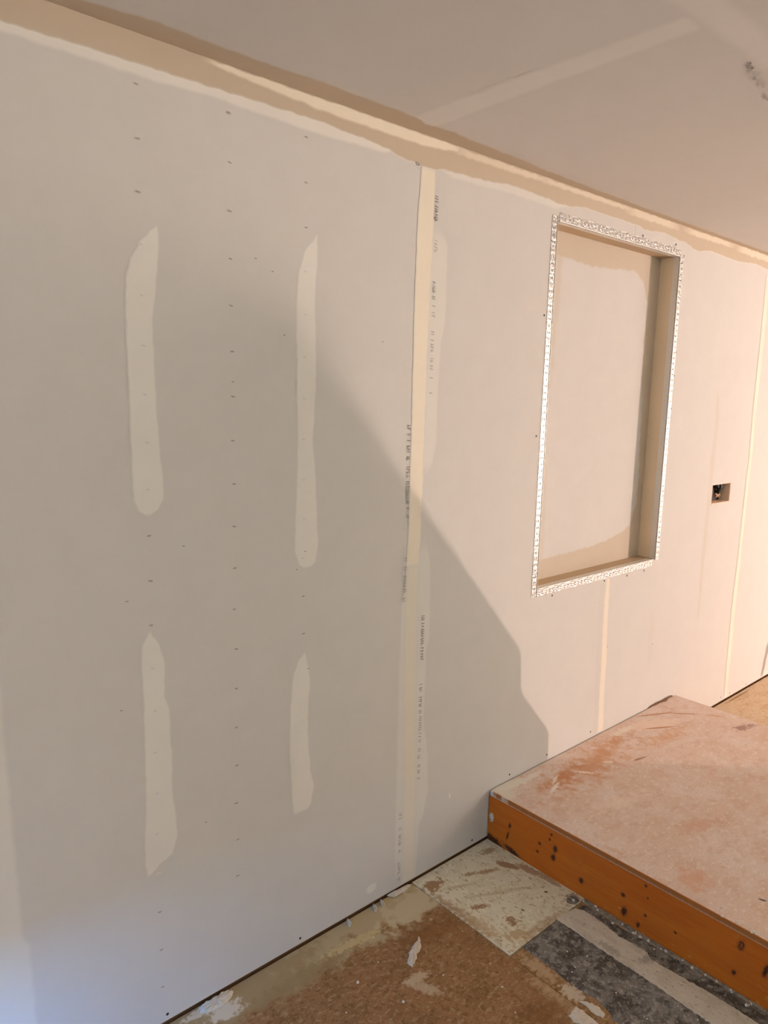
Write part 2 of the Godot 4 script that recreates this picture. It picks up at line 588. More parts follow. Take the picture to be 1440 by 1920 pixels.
	for rows in [
		[Vector3(2.20, 1.600, 1.655), Vector3(2.134, 1.60, 1.686), Vector3(1.949, 1.60, 1.689), Vector3(1.806, 1.60, 1.669), Vector3(1.661, 1.60, 1.665), Vector3(1.545, 1.60, 1.666), Vector3(1.478, 1.60, 1.654), Vector3(1.43, 1.60, 1.63)],
		[Vector3(1.22, 1.59, 1.635), Vector3(1.115, 1.59, 1.659), Vector3(0.995, 1.59, 1.662), Vector3(0.899, 1.59, 1.664), Vector3(0.828, 1.59, 1.652), Vector3(0.733, 1.59, 1.651), Vector3(0.610, 1.60, 1.650), Vector3(0.454, 1.60, 1.674), Vector3(0.323, 1.60, 1.682), Vector3(0.248, 1.60, 1.665), Vector3(0.200, 1.60, 1.642), Vector3(0.03, 1.605, 1.636)],
		[Vector3(1.10, 1.530, 1.56), Vector3(0.95, 1.521, 1.56), Vector3(0.829, 1.518, 1.56), Vector3(0.590, 1.519, 1.56), Vector3(0.289, 1.520, 1.57), Vector3(0.160, 1.521, 1.57), Vector3(0.03, 1.528, 1.57)]]:
		st = begin()
		film(st, id, rows, soft, PAPER, 0.014, 0.012, 0.05, 0.0005, 0.003)
		commit(st, "joint_compound", M.wall, w)
	# the joint under the niche and the far joint
	st = begin()
	film(st, id, [Vector3(0.93, 2.725, 2.760), Vector3(0.790, 2.722, 2.766), Vector3(0.494, 2.732, 2.782), Vector3(0.206, 2.743, 2.794)], PAPER.lerp(TAPE, 0.8), PAPER, 0.012, 0.012, 0.002, 0.0007, 0.003, 0.0009)
	commit(st, "joint_tape", M.wall, w)
	st = begin()
	film(st, id, [Vector3(0.93, 2.68, 2.735), Vector3(0.790, 2.675, 2.735), Vector3(0.494, 2.69, 2.745), Vector3(0.206, 2.70, 2.755)], PAPER.lerp(WET, 0.10), PAPER, 0.012, 0.012, 0.002, 0.0005, 0.003)
	commit(st, "joint_compound", M.wall, w)
	st = begin()
	film(st, id, [Vector3(2.34, 4.05, 4.105), Vector3(1.956, 4.055, 4.110), Vector3(1.712, 4.052, 4.104), Vector3(1.400, 4.062, 4.110), Vector3(1.217, 4.056, 4.101), Vector3(0.873, 4.051, 4.099), Vector3(0.551, 4.038, 4.094), Vector3(0.274, 4.044, 4.100), Vector3(0.014, 4.055, 4.101)], PAPER.lerp(TAPE, 0.9), PAPER, 0.012, 0.012, 0.002, 0.0008, 0.003, 0.0009)
	commit(st, "joint_tape", M.wall, w)
	st = begin()
	film(st, id, [Vector3(1.76, 3.605, 3.64), Vector3(1.564, 3.617, 3.670), Vector3(1.370, 3.604, 3.664), Vector3(1.067, 3.607, 3.661), Vector3(0.943, 3.602, 3.656), Vector3(0.54, 3.618, 3.655)], PAPER.lerp(WET, 0.22), PAPER, 0.014, 0.014, 0.05, 0.0005, 0.004)
	commit(st, "compound_strip", M.wall, w)
	st = begin()
	film(st, id, [Vector3(0.72, 3.14, 3.17), Vector3(0.60, 3.13, 3.19), Vector3(0.45, 3.14, 3.19), Vector3(0.38, 3.15, 3.18)], PAPER.lerp(WET, 0.10), PAPER, 0.014, 0.014, 0.05, 0.0005, 0.004)
	commit(st, "compound_strip", M.wall, w)
	# a grey streak above the floor at the far end
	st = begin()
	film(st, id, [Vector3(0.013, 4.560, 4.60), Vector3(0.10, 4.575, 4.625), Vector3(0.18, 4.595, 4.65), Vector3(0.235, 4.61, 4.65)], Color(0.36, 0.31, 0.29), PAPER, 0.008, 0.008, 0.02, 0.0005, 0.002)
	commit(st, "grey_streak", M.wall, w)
	# joint at the left margin
	st = begin()
	film(st, id, [Vector3(1.15, 0.305, 0.362), Vector3(0.95, 0.30, 0.366), Vector3(0.70, 0.30, 0.372), Vector3(0.45, 0.295, 0.378), Vector3(0.40, 0.295, 0.392), Vector3(0.20, 0.295, 0.396), Vector3(0.014, 0.295, 0.40)], PAPER.lerp(MUD, 0.7), PAPER, 0.012, 0.014, 0.06, 0.0006, 0.003)
	commit(st, "joint_compound", M.wall, w)

	# four trowelled strips over the screw rows
	var strips := [
		[Vector3(1.385, 0.692, 0.704), Vector3(1.405, 0.671, 0.730), Vector3(1.429, 0.661, 0.740), Vector3(1.474, 0.660, 0.740), Vector3(1.562, 0.660, 0.733), Vector3(1.651, 0.659, 0.729), Vector3(1.740, 0.658, 0.727), Vector3(1.829, 0.657, 0.725), Vector3(1.918, 0.660, 0.736), Vector3(1.962, 0.669, 0.741), Vector3(2.007, 0.693, 0.746), Vector3(2.033, 0.718, 0.745), Vector3(2.051, 0.738, 0.741)],
		[Vector3(1.193, 1.150, 1.166), Vector3(1.208, 1.126, 1.190), Vector3(1.254, 1.114, 1.199), Vector3(1.314, 1.114, 1.195), Vector3(1.436, 1.120, 1.190), Vector3(1.557, 1.122, 1.178), Vector3(1.618, 1.121, 1.184), Vector3(1.739, 1.119, 1.188), Vector3(1.860, 1.117, 1.185), Vector3(1.921, 1.117, 1.183), Vector3(1.981, 1.122, 1.185), Vector3(2.042, 1.138, 1.190), Vector3(2.102, 1.183, 1.187)],
		[Vector3(0.452, 0.667, 0.673), Vector3(0.470, 0.663, 0.697), Vector3(0.495, 0.661, 0.743), Vector3(0.539, 0.660, 0.753), Vector3(0.582, 0.663, 0.752), Vector3(0.669, 0.668, 0.744), Vector3(0.756, 0.669, 0.745), Vector3(0.843, 0.669, 0.742), Vector3(0.886, 0.669, 0.741), Vector3(0.930, 0.670, 0.729), Vector3(1.017, 0.667, 0.732), Vector3(1.060, 0.670, 0.720), Vector3(1.103, 0.688, 0.697)],
		[Vector3(0.449, 1.118, 1.164), Vector3(0.465, 1.110, 1.180), Vector3(0.516, 1.106, 1.190), Vector3(0.583, 1.101, 1.177), Vector3(0.649, 1.098, 1.170), Vector3(0.716, 1.098, 1.167), Vector3(0.783, 1.100, 1.168), Vector3(0.850, 1.105, 1.174), Vector3(0.884, 1.109, 1.170), Vector3(0.917, 1.122, 1.162), Vector3(0.950, 1.152, 1.154)]]
	for rows in strips:
		st = begin()
		film(st, id, rows, MUD, PAPER, 0.007, 0.007, 0.006, 0.0007, 0.0025, 0.0004, 0.008)
		commit(st, "compound_strip", M.wall, w)
	# small dabs
	for q in [Vector3(1.790, 0.262, 0.006), Vector3(1.425, 0.065, 0.028)]:
		st = begin()
		oval(st, id, Vector2(q.x, q.y), q.z, q.z * (2.4 if q.z < 0.01 else 0.7), 0.1, MUD, PAPER, 0.0006)
		commit(st, "compound_dab", M.wall, w)

	# screw rows: dimples every 111 mm down three studs
	for row in [[0.927, 2.335, 18, 0.115, 0.0], [0.699, 2.336, 20, 0.12, 0.0], [1.146, 2.333, 12, 0.118, 0.0]]:
		for i in int(row[2]) + 1:
			var y: float = row[1] - 0.1108 * i
			if y < 0.06:
				continue
			var over := false
			for rows in strips:
				if row[0] > rows[4].y - 0.02 and row[0] < rows[4].z + 0.02 and y > rows[0].x and y < rows[-1].x:
					over = true
			if row[0] > 1.1 and not over and y < 2.05 and y > 1.2:
				continue
			var ins := Color(0.36, 0.33, 0.30) if not over else PAPER.lerp(MUD, 0.1)
			var out := PAPER if not over else MUD
			st = begin()
			oval(st, id, Vector2(row[0] + rng.randf_range(-0.003, 0.003), y), rng.randf_range(0.0062, 0.0082), 0.0026, rng.randf_range(-0.25, 0.1), ins, out, 0.0014)
			commit(st, "screw_dimple", M.mark, w)
	for q in [Vector2(1.081, 1.832), Vector2(0.928, 1.707), Vector2(0.996, 2.013), Vector2(1.046, 1.988), Vector2(0.640, 1.187), Vector2(0.617, 0.920), Vector2(0.786, 1.303), Vector2(0.832, 0.542), Vector2(1.164, 0.894), Vector2(1.151, 1.244), Vector2(1.423, 1.836), Vector2(1.556, 2.146), Vector2(1.123, 1.195)]:
		st = begin()
		oval(st, id, q, 0.0045, 0.0011, -0.05, Color(0.22, 0.18, 0.16), Color(0.45, 0.42, 0.39), 0.0013)
		commit(st, "nick", M.mark, w)
	for q in [Vector2(1.140, 0.030), Vector2(1.924, 0.030), Vector2(2.690, 0.232), Vector2(2.371, 0.229), Vector2(2.130, 0.225), Vector2(4.016, 0.034), Vector2(4.133, 0.030), Vector2(4.349, 0.029), Vector2(0.71, 0.030), Vector2(2.775, 0.606), Vector2(3.178, 0.533)]:
		st = begin()
		oval(st, id, q, 0.0042, 0.0042, 0.0, Color.WHITE, Color.WHITE, 0.0004, 0.0007)
		commit(st, "drywall_screw", M.screw if q.y < 0.5 else M.stud, w)

	# maker's print along the sheets' bevelled edges: worn, unreadable strokes
	var runs := [
		[1.627, 0.85, -1, PackedFloat32Array([2.277, 2.270, 2.262, 2.248, 2.241, 2.235, 2.225, 2.217, 2.211])],
		[1.629, 0.35, -1, PackedFloat32Array([2.150, 2.141, 2.131, 2.122])],
		[1.628, 0.42, -1, PackedFloat32Array([2.028, 2.017, 2.011, 2.004, 1.999, 1.985, 1.978, 1.957, 1.937, 1.928])],
		[1.627, 0.42, -1, PackedFloat32Array([1.880, 1.872, 1.854, 1.841, 1.833, 1.823, 1.798, 1.791, 1.776, 1.766, 1.739, 1.692])],
		[1.539, 0.72, 1, PackedFloat32Array([1.592, 1.583, 1.565, 1.545, 1.528, 1.519, 1.510, 1.495, 1.489, 1.463, 1.456, 1.447, 1.435, 1.417, 1.409])],
		[1.541, 0.55, 1, PackedFloat32Array([1.402, 1.396, 1.390, 1.384, 1.378, 1.372, 1.364, 1.356, 1.350, 1.334, 1.311, 1.304])],
		[1.538, 0.40, 1, PackedFloat32Array([1.172, 1.165, 1.143, 1.136, 1.113, 1.105, 1.098, 1.090, 1.081, 1.070, 1.063, 1.040, 1.031])],
		[1.625, 0.75, -1, PackedFloat32Array([0.966, 0.960, 0.953, 0.940, 0.931, 0.919, 0.911, 0.904, 0.896, 0.887, 0.879, 0.871, 0.856, 0.845, 0.834, 0.825, 0.817])],
		[1.625, 0.70, -1, PackedFloat32Array([0.728, 0.716, 0.710, 0.704, 0.682, 0.675, 0.668, 0.657, 0.651, 0.633, 0.626])],
		[1.627, 0.50, -1, PackedFloat32Array([0.612, 0.605, 0.598, 0.590, 0.582, 0.573, 0.566, 0.552, 0.540, 0.529, 0.523, 0.495, 0.488, 0.472, 0.464, 0.436, 0.430, 0.417, 0.410, 0.388])],
		[1.547, 0.45, 1, PackedFloat32Array([0.290, 0.282, 0.270, 0.235, 0.228, 0.207, 0.200, 0.190, 0.180, 0.174, 0.152, 0.145, 0.104, 0.095, 0.086, 0.078, 0.068, 0.046, 0.041])]]
	for r in runs:
		st = begin()
		var ink: Color = PAPER.lerp(INK, r[1])
		var ys: PackedFloat32Array = r[3]
		for y in ys:
			var lean := rng.randf_range(-0.18, 0.02)
			oval(st, id, Vector2(r[0], y), 0.0090, rng.randf_range(0.0013, 0.0021), lean, ink, ink.lerp(PAPER, 0.25), 0.0019)
			if rng.randf() < 0.55:
				oval(st, id, Vector2(r[0] + rng.randf_range(-0.005, 0.005), y - 0.0026), 0.0020, 0.0034, lean, ink, ink.lerp(PAPER, 0.3), 0.0019)
		commit(st, "faded_print", M.ink, w)
	st = begin()
	oval(st, id, Vector2(1.544, 2.352), 0.009, 0.0045, -0.3, PAPER.lerp(INK, 0.8), PAPER.lerp(INK, 0.6), 0.0019)
	oval(st, id, Vector2(1.541, 2.352), 0.003, 0.0018, -0.3, PAPER, PAPER, 0.0022)
	oval(st, id, Vector2(1.546, 2.340), 0.004, 0.001, 0.0, PAPER.lerp(INK, 0.5), PAPER, 0.0019)
	commit(st, "faded_print", M.ink, w)

	# along the ceiling: a pale feathered band, fresh tan compound over it, and bare tape in the corner
	var hz := Transform3D(Basis(Vector3(0, 1, 0), Vector3(1, 0, 0), Vector3(0, 0, 1)), Vector3.ZERO)
	st = begin()
	film(st, hz, [Vector3(-0.19, 2.351, 2.40), Vector3(0.433, 2.353, 2.40), Vector3(0.755, 2.349, 2.40), Vector3(0.886, 2.354, 2.40), Vector3(1.030, 2.349, 2.40), Vector3(1.193, 2.345, 2.40), Vector3(1.337, 2.348, 2.40), Vector3(1.41, 2.35, 2.40), Vector3(1.46, 2.365, 2.40)], MUD, PAPER, 0.010, 0.0, 0.02, 0.0006, 0.003)
	commit(st, "corner_compound", M.wall, w)
	st = begin()
	film(st, hz, [Vector3(1.62, 2.355, 2.40), Vector3(1.70, 2.338, 2.40), Vector3(1.770, 2.339, 2.40), Vector3(1.979, 2.345, 2.40), Vector3(2.216, 2.343, 2.40), Vector3(2.30, 2.36, 2.40)], PAPER.lerp(MUD, 0.6), PAPER, 0.012, 0.0, 0.02, 0.0005, 0.003)
	commit(st, "corner_compound", M.wall, w)
	var tan_ := PAPER.lerp(WET, 0.85)
	st = begin()
	film(st, hz, [Vector3(-0.19, 2.374, 2.4395), Vector3(0.434, 2.373, 2.4395), Vector3(0.819, 2.375, 2.4395), Vector3(1.031, 2.377, 2.4395), Vector3(1.192, 2.378, 2.4395), Vector3(1.33, 2.371, 2.4395), Vector3(1.412, 2.366, 2.4395), Vector3(1.483, 2.353, 2.4395), Vector3(1.526, 2.350, 2.4395), Vector3(1.609, 2.347, 2.4395), Vector3(1.661, 2.357, 2.4395), Vector3(1.824, 2.361, 2.4395), Vector3(1.977, 2.372, 2.4395), Vector3(2.091, 2.371, 2.4395), Vector3(2.268, 2.364, 2.4395), Vector3(2.421, 2.378, 2.4395), Vector3(2.580, 2.377, 2.4395), Vector3(2.760, 2.377, 2.4395), Vector3(2.832, 2.368, 2.4395), Vector3(2.973, 2.380, 2.4395), Vector3(3.147, 2.369, 2.4395), Vector3(3.285, 2.350, 2.4395), Vector3(3.417, 2.368, 2.4395), Vector3(3.667, 2.360, 2.4395), Vector3(3.930, 2.374, 2.4395), Vector3(4.065, 2.367, 2.4395), Vector3(5.0, 2.37, 2.4395)], tan_, MUD.lerp(PAPER, 0.5), 0.007, 0.0, 0.0, 0.0009, 0.004, 0.0007)
	commit(st, "corner_compound", M.wall, w)
	st = begin()
	film(st, hz, [Vector3(0.85, 2.424, 2.438), Vector3(1.125, 2.409, 2.438), Vector3(1.192, 2.404, 2.438), Vector3(1.413, 2.402, 2.438), Vector3(1.56, 2.403, 2.438), Vector3(1.75, 2.418, 2.438)], TAPE, tan_, 0.009, 0.004, 0.06, 0.0007, 0.003, 0.0019)
	commit(st, "corner_tape", M.wall, w)
	for r in [[1.62, 2.25, 2.410], [2.05, 2.80, 2.414], [2.62, 3.16, 2.404], [3.10, 3.70, 2.408], [3.62, 4.6, 2.402]]:
		st = begin()
		film(st, hz, [Vector3(r[0], r[2] + 0.008, 2.437), Vector3(r[0] + 0.08, r[2], 2.437), Vector3(r[1] - 0.08, r[2] + 0.003, 2.437), Vector3(r[1], r[2] + 0.01, 2.437)], TAPE.lerp(tan_, 0.35), tan_, 0.010, 0.004, 0.16, 0.0006, 0.006, 0.0019 + 0.0002 * fposmod(r[0] * 10.0, 2.0))
		commit(st, "corner_tape", M.wall, w)

func ceiling_and_joints() -> void:
	var c := structure("ceiling", "drywall ceiling with taped joints and a tan compound band along the wall")
	var dn := Transform3D(Basis(Vector3(1, 0, 0), Vector3(0, 0, 1), Vector3(0, -1, 0)), Vector3(0, H, 0))
	var al := Transform3D(Basis(Vector3(0, 0, 1), Vector3(1, 0, 0), Vector3(0, -1, 0)), Vector3(0, H, 0))
	var st: SurfaceTool
	for r in [Rect2(-0.2, -0.012, 1.702, 0.878), Rect2(1.502, -0.012, 2.44, 0.878), Rect2(3.942, -0.012, 4.758, 0.878), Rect2(-0.2, 0.866, 3.0, 1.22), Rect2(2.8, 0.866, 5.9, 1.22), Rect2(-0.2, 2.086, 3.0, 3.614), Rect2(2.8, 2.086, 5.9, 3.614)]:
		st = begin()
		sheet(st, dn, r.grow(-0.0006), 0.0125, [], CPAPER)
		commit(st, "ceiling_panel", M.wall, c)
	st = begin()
	box(st, Vector3(-0.25, H + 0.0126, -0.30), Vector3(8.82, H + 0.15, 5.82))
	commit(st, "ceiling_core", M.core, c)
	var mud := CPAPER.lerp(MUD, 0.62)
	st = begin()
	film(st, dn, [Vector3(0.05, 1.452, 1.560), Vector3(0.14, 1.446, 1.562), Vector3(0.30, 1.452, 1.556), Vector3(0.52, 1.458, 1.556), Vector3(0.70, 1.466, 1.556), Vector3(0.85, 1.468, 1.558)], mud, CPAPER, 0.022, 0.022, 0.02, 0.0006, 0.005)
	commit(st, "joint_compound", M.wall, c)
	st = begin()
	film(st, al, [Vector3(-0.19, 0.80, 0.95), Vector3(1.0, 0.805, 0.94), Vector3(1.45, 0.83, 0.935), Vector3(1.66, 0.84, 0.93), Vector3(1.9, 0.835, 0.93), Vector3(4.0, 0.83, 0.93)], mud, CPAPER, 0.03, 0.03, 0.05, 0.0006, 0.006, 0.0006)
	commit(st, "joint_compound", M.wall, c)
	# tan band along the wall
	st = begin()
	film(st, al, [Vector3(-0.19, 0.0005, 0.075), Vector3(0.578, 0.0005, 0.062), Vector3(0.722, 0.0005, 0.081), Vector3(0.848, 0.0005, 0.076), Vector3(0.986, 0.0005, 0.076), Vector3(1.122, 0.0005, 0.086), Vector3(1.339, 0.0005, 0.084), Vector3(1.479, 0.0005, 0.082), Vector3(1.52, 0.0005, 0.068), Vector3(1.610, 0.0005, 0.076), Vector3(1.75, 0.0005, 0.068), Vector3(1.892, 0.0005, 0.064), Vector3(2.132, 0.0005, 0.048), Vector3(2.439, 0.0005, 0.042), Vector3(2.811, 0.0005, 0.038), Vector3(3.194, 0.0005, 0.036), Vector3(5.0, 0.0005, 0.036)], CPAPER.lerp(WET, 0.9), CPAPER, 0.0, 0.012, 0.0, 0.0007, 0.005)
	commit(st, "corner_compound", M.wall, c)
	# dark scuffs beside the long joint
	for run in [[Vector2(1.772, 0.833), Vector2(1.808, 0.826), 12, 0.8], [Vector2(1.806, 0.826), Vector2(1.925, 0.812), 30, 0.3], [Vector2(1.826, 0.822), Vector2(1.842, 0.818), 4, 0.3], [Vector2(1.975, 0.794), Vector2(2.01, 0.788), 7, 0.6], [Vector2(1.45, 0.962), Vector2(1.475, 0.955), 6, 0.18]]:
		st = begin()
		for i in int(run[2]):
			var q: Vector2 = run[0].lerp(run[1], (i + rng.randf()) / run[2]) + Vector2(rng.randfn(0.0, 0.002), rng.randfn(0.0, 0.0028))
			oval(st, dn, q, rng.randf_range(0.004, 0.010), rng.randf_range(0.0015, 0.004), rng.randf_range(-0.6, 0.3), CPAPER.lerp(Color(0.1, 0.08, 0.08), run[3] * rng.randf_range(0.6, 1.2)), CPAPER.lerp(MUD, 0.2), 0.0013 + 0.00004 * i)
		commit(st, "scuff", M.mark, c)

func floor_boards() -> void:
	var f := structure("floor", "plywood subfloor with brown, dusty and black patches")
	var bump := noise_normal(0.035, 6.0)
	var st := begin()
	box(st, Vector3(-0.25, -0.15, -0.30), Vector3(8.82, -0.019, 5.82))
	commit(st, "floor_core", M.dark_wood, f)
	# brown sheet left of the strip
	var brown := [
		[1, 9.0, 9.0, -0.1, 0.5, rgb(129, 98, 63), 0.55],
		[2, 45.0, 45.0, 0.05, 0.5, rgb(113, 84, 54), 0.6],
		[3, 30.0, 60.0, 0.1, 0.5, rgb(187, 164, 124), 0.55],
		[4, 120.0, 160.0, 0.2, 0.6, rgb(207, 193, 154), 0.45]]
	var dust := rgb(205, 201, 164)
	var marks := [
		[0.95, 0.02, 0.85, 0.13, 0.03, rgb(173, 151, 113), 0.95, 0.55, 0.5],
		[1.42, 0.03, 0.42, 0.135, 0.04, rgb(186, 169, 134), 0.95, 0.5, 0.6],
		[1.53, 0.09, 0.15, 0.075, 0.0, rgb(200, 186, 154), 0.9, 0.4, 0.7],
		[1.10, 0.10, 0.30, 0.04, 0.0, rgb(159, 137, 100), 0.7, 0.7, 0.7],
		[0.85, 0.06, 0.06, 0.035, 0.2, rgb(218, 209, 191), 0.95, 0.35, 0.6],
		[0.80, 0.02, 0.07, 0.02, 0.0, rgb(218, 209, 191), 0.9, 0.5, 0.6],
		[1.33, 0.315, 0.055, 0.020, 0.15, rgb(198, 180, 149), 0.85, 0.4, 0.5],
		[1.33, 0.36, 0.025, 0.055, -0.5, rgb(194, 174, 146), 0.8, 0.5, 0.5],
		[1.40, 0.145, 0.010, 0.055, -0.55, rgb(196, 180, 149), 0.7, 0.6, 0.4],
		[1.28, 0.09, 0.14, 0.02, 0.1, rgb(207, 188, 141), 0.8, 0.5, 0.7],
		[1.56, 0.30, 0.05, 0.16, 0.0, rgb(143, 105, 71), 0.5, 0.8, 0.5],
		[1.48, 0.20, 0.14, 0.06, 0.2, rgb(132, 94, 61), 0.6, 0.7, 0.6],
		[1.595, 0.62, 0.03, 0.15, 0.0, rgb(198, 169, 134), 0.6, 0.7, 0.7],
		[1.60, 0.72, 0.022, 0.03, 0.0, rgb(226, 215, 202), 0.9, 0.3, 0.6],
		[1.52, 0.62, 0.10, 0.05, 0.4, rgb(125, 86, 56), 0.5, 0.7, 0.6]]
	var t := paint(854, 1024, 1.22, 1.45, 0.39, 0.0, rgb(154, 115, 80), brown, marks)
	st = begin()
	slab(st, 0.39, 1.609, 0.0022, 1.45, -0.018, 0.0)
	commit(st, "brown_board", board(t, bump), f)
	# a pale dusty strip of plywood against the landing
	t = paint(420, 460, 0.4, 0.44, 1.61, 0.0, rgb(224, 217, 193), [
		[11, 12.0, 12.0, -0.2, 0.5, rgb(212, 202, 173), 0.7],
		[12, 40.0, 40.0, 0.1, 0.5, rgb(235, 229, 211), 0.7],
		[13, 60.0, 30.0, 0.28, 0.5, rgb(153, 122, 89), 0.55]], [
		[1.625, 0.22, 0.03, 0.24, 0.0, rgb(146, 112, 80), 0.6, 1.0, 0.7],
		[1.80, 0.43, 0.2, 0.03, 0.0, rgb(153, 120, 88), 0.5, 1.0, 0.7],
		[1.78, 0.22, 0.14, 0.012, 0.5, rgb(165, 140, 107), 0.38, 1.0, 0.6],
		[1.87, 0.26, 0.10, 0.010, 0.6, rgb(171, 144, 111), 0.35, 1.0, 0.6],
		[1.72, 0.12, 0.10, 0.012, 0.4, rgb(155, 126, 92), 0.38, 1.0, 0.6],
		[1.945, 0.155, 0.05, 0.018, 1.1, rgb(164, 131, 102), 0.9, 0.25, 0.45],
		[1.985, 0.22, 0.055, 0.020, 1.5, rgb(174, 142, 113), 0.85, 0.3, 0.5],
		[1.997, 0.30, 0.015, 0.06, 0.0, rgb(176, 146, 116), 0.8, 0.3, 0.4],
		[1.955, 0.055, 0.045, 0.018, 0.2, rgb(171, 144, 114), 0.8, 0.5, 0.7],
		[1.86, 0.13, 0.05, 0.012, 0.4, rgb(160, 126, 92), 0.75, 0.4, 0.9],
		[1.80, 0.10, 0.03, 0.010, 0.3, rgb(164, 129, 97), 0.7, 0.4, 0.9],
		[1.70, 0.235, 0.04, 0.012, 0.5, rgb(153, 115, 82), 0.8, 0.4, 0.9],
		[1.73, 0.35, 0.02, 0.03, 0.0, rgb(153, 115, 82), 0.8, 0.5, 0.9],
		[1.70, 0.40, 0.05, 0.03, 0.3, rgb(184, 155, 114), 0.7, 0.5, 0.8],
		[1.934, 0.334, 0.006, 0.006, 0.0, rgb(101, 78, 55), 0.9, 0.4, 0.3],
		[1.80, 0.34, 0.005, 0.008, 0.0, rgb(110, 82, 57), 0.8, 0.4, 0.3],
		[1.655, 0.06, 0.05, 0.03, 0.0, rgb(160, 124, 89), 0.85, 0.4, 0.8],
		[1.64, 0.30, 0.03, 0.08, 0.0, rgb(193, 166, 128), 0.6, 0.6, 0.9],
		[1.98, 0.41, 0.04, 0.02, 0.0, rgb(132, 117, 102), 0.7, 0.5, 0.8]])
	st = begin()
	slab(st, 1.611, 2.01, 0.0022, 0.438, -0.018, 0.0015)
	commit(st, "pale_board", board(t, bump), f)
	# brown board that carries the black patch
	t = paint(256, 900, 0.4, 1.4, 1.61, 0.44, rgb(160, 122, 86), brown, [[1.64, 0.56, 0.03, 0.12, 0.0, rgb(190, 164, 130), 0.8, 0.6, 0.7], [1.64, 0.72, 0.03, 0.06, 0.0, rgb(206, 190, 168), 0.9, 0.4, 0.7]])
	st = begin()
	slab(st, 1.611, 2.01, 0.441, 1.45, -0.018, 0.0)
	commit(st, "brown_board", board(t, bump), f)
	# black adhesive sheet with a ragged outline, and the grey smear down its middle
	var blk := [
		[21, 9.0, 9.0, -0.25, 0.35, rgb(77, 71, 66), 0.85],
		[22, 24.0, 24.0, -0.05, 0.45, rgb(165, 159, 150), 0.6],
		[25, 20.0, 30.0, 0.1, 0.5, rgb(67, 63, 59), 0.7],
		[23, 70.0, 70.0, 0.15, 0.6, rgb(206, 202, 192), 0.5],
		[24, 160.0, 160.0, 0.3, 0.6, rgb(246, 243, 238), 0.5]]
	t = paint(400, 1100, 0.35, 1.0, 1.66, 0.42, rgb(125, 119, 112), blk, [[1.72, 0.95, 0.06, 0.10, 0.0, rgb(204, 203, 202), 0.5, 0.9, 0.5], [1.80, 0.80, 0.05, 0.08, 0.0, rgb(162, 163, 166), 0.3, 0.9, 0.5]])
	var bm := board(t, bump)
	bm.roughness = 0.65
	st = begin()
	flat(st, [Vector3(0.442, 1.668, 1.851), Vector3(0.50, 1.670, 1.856), Vector3(0.55, 1.669, 1.856), Vector3(0.60, 1.664, 1.856), Vector3(0.665, 1.666, 1.856), Vector3(0.70, 1.672, 1.856), Vector3(0.746, 1.664, 1.856), Vector3(0.77, 1.646, 1.856), Vector3(0.81, 1.660, 1.856), Vector3(0.95, 1.66, 1.856), Vector3(1.42, 1.66, 1.856)], 0.0022, 0.002, Rect2(1.66, 0.42, 0.35, 1.0))
	commit(st, "black_patch", bm, f)
	st = begin()
	flat(st, [Vector3(0.452, 1.952, 1.975), Vector3(0.475, 1.955, 1.988), Vector3(0.52, 1.952, 1.986), Vector3(0.56, 1.948, 1.982), Vector3(0.60, 1.938, 1.980), Vector3(0.66, 1.945, 1.988), Vector3(0.72, 1.930, 1.992), Vector3(0.80, 1.930, 1.996), Vector3(1.42, 1.93, 2.0)], 0.0022, 0.003, Rect2(1.66, 0.42, 0.35, 1.0))
	commit(st, "black_patch", bm, f)
	st = begin()
	flat(st, [Vector3(0.402, 1.955, 1.985), Vector3(0.412, 1.945, 1.992), Vector3(0.425, 1.948, 1.992), Vector3(0.436, 1.958, 1.985)], 0.0034, 0.002, Rect2(1.66, 0.42, 0.35, 1.0))
	commit(st, "black_patch", bm, f)
	t = paint(200, 900, 0.17, 1.0, 1.84, 0.43, rgb(209, 199, 183), [[31, 14.0, 8.0, -0.2, 0.5, rgb(193, 182, 165), 0.7], [32, 80.0, 20.0, 0.1, 0.6, rgb(226, 217, 200), 0.6], [33, 90.0, 40.0, 0.35, 0.6, rgb(106, 95, 86), 0.5]], [[1.945, 0.74, 0.004, 0.008, 0.0, rgb(55, 49, 44), 0.9, 0.4, 0.2], [1.925, 0.72, 0.05, 0.02, 0.4, rgb(138, 131, 119), 0.5, 0.6, 0.6], [1.87, 0.62, 0.02, 0.05, 0.0, rgb(149, 137, 121), 0.5, 0.6, 0.6]])
	st = begin()
	flat(st, [Vector3(0.437, 1.852, 1.905), Vector3(0.448, 1.85, 1.942), Vector3(0.476, 1.850, 1.958), Vector3(0.515, 1.850, 1.957), Vector3(0.561, 1.848, 1.952), Vector3(0.611, 1.848, 1.941), Vector3(0.656, 1.847, 1.948), Vector3(0.70, 1.848, 1.947), Vector3(0.727, 1.848, 1.932), Vector3(0.80, 1.848, 1.936), Vector3(0.90, 1.843, 1.945), Vector3(1.42, 1.84, 1.945)], 0.0038, 0.0025, Rect2(1.84, 0.43, 0.17, 1.0))
	commit(st, "grey_smear", board(t, bump), f)
	# dusty strip along the riser
	t = paint(64, 700, 0.05, 1.0, 1.965, 0.43, rgb(150, 138, 122), [[41, 60.0, 30.0, 0.0, 0.5, rgb(100, 94, 88), 0.7], [42, 120.0, 90.0, 0.2, 0.5, rgb(200, 190, 174), 0.7]], [])
	st = begin()
	flat(st, [Vector3(0.44, 1.990, 2.0095), Vector3(0.55, 1.988, 2.0095), Vector3(0.62, 1.984, 2.0095), Vector3(0.72, 1.994, 2.0095), Vector3(0.85, 1.998, 2.0095), Vector3(1.40, 2.0, 2.0095)], 0.0044, 0.003, Rect2(1.965, 0.43, 0.05, 1.0))
	commit(st, "dust_line", board(t, bump), f)
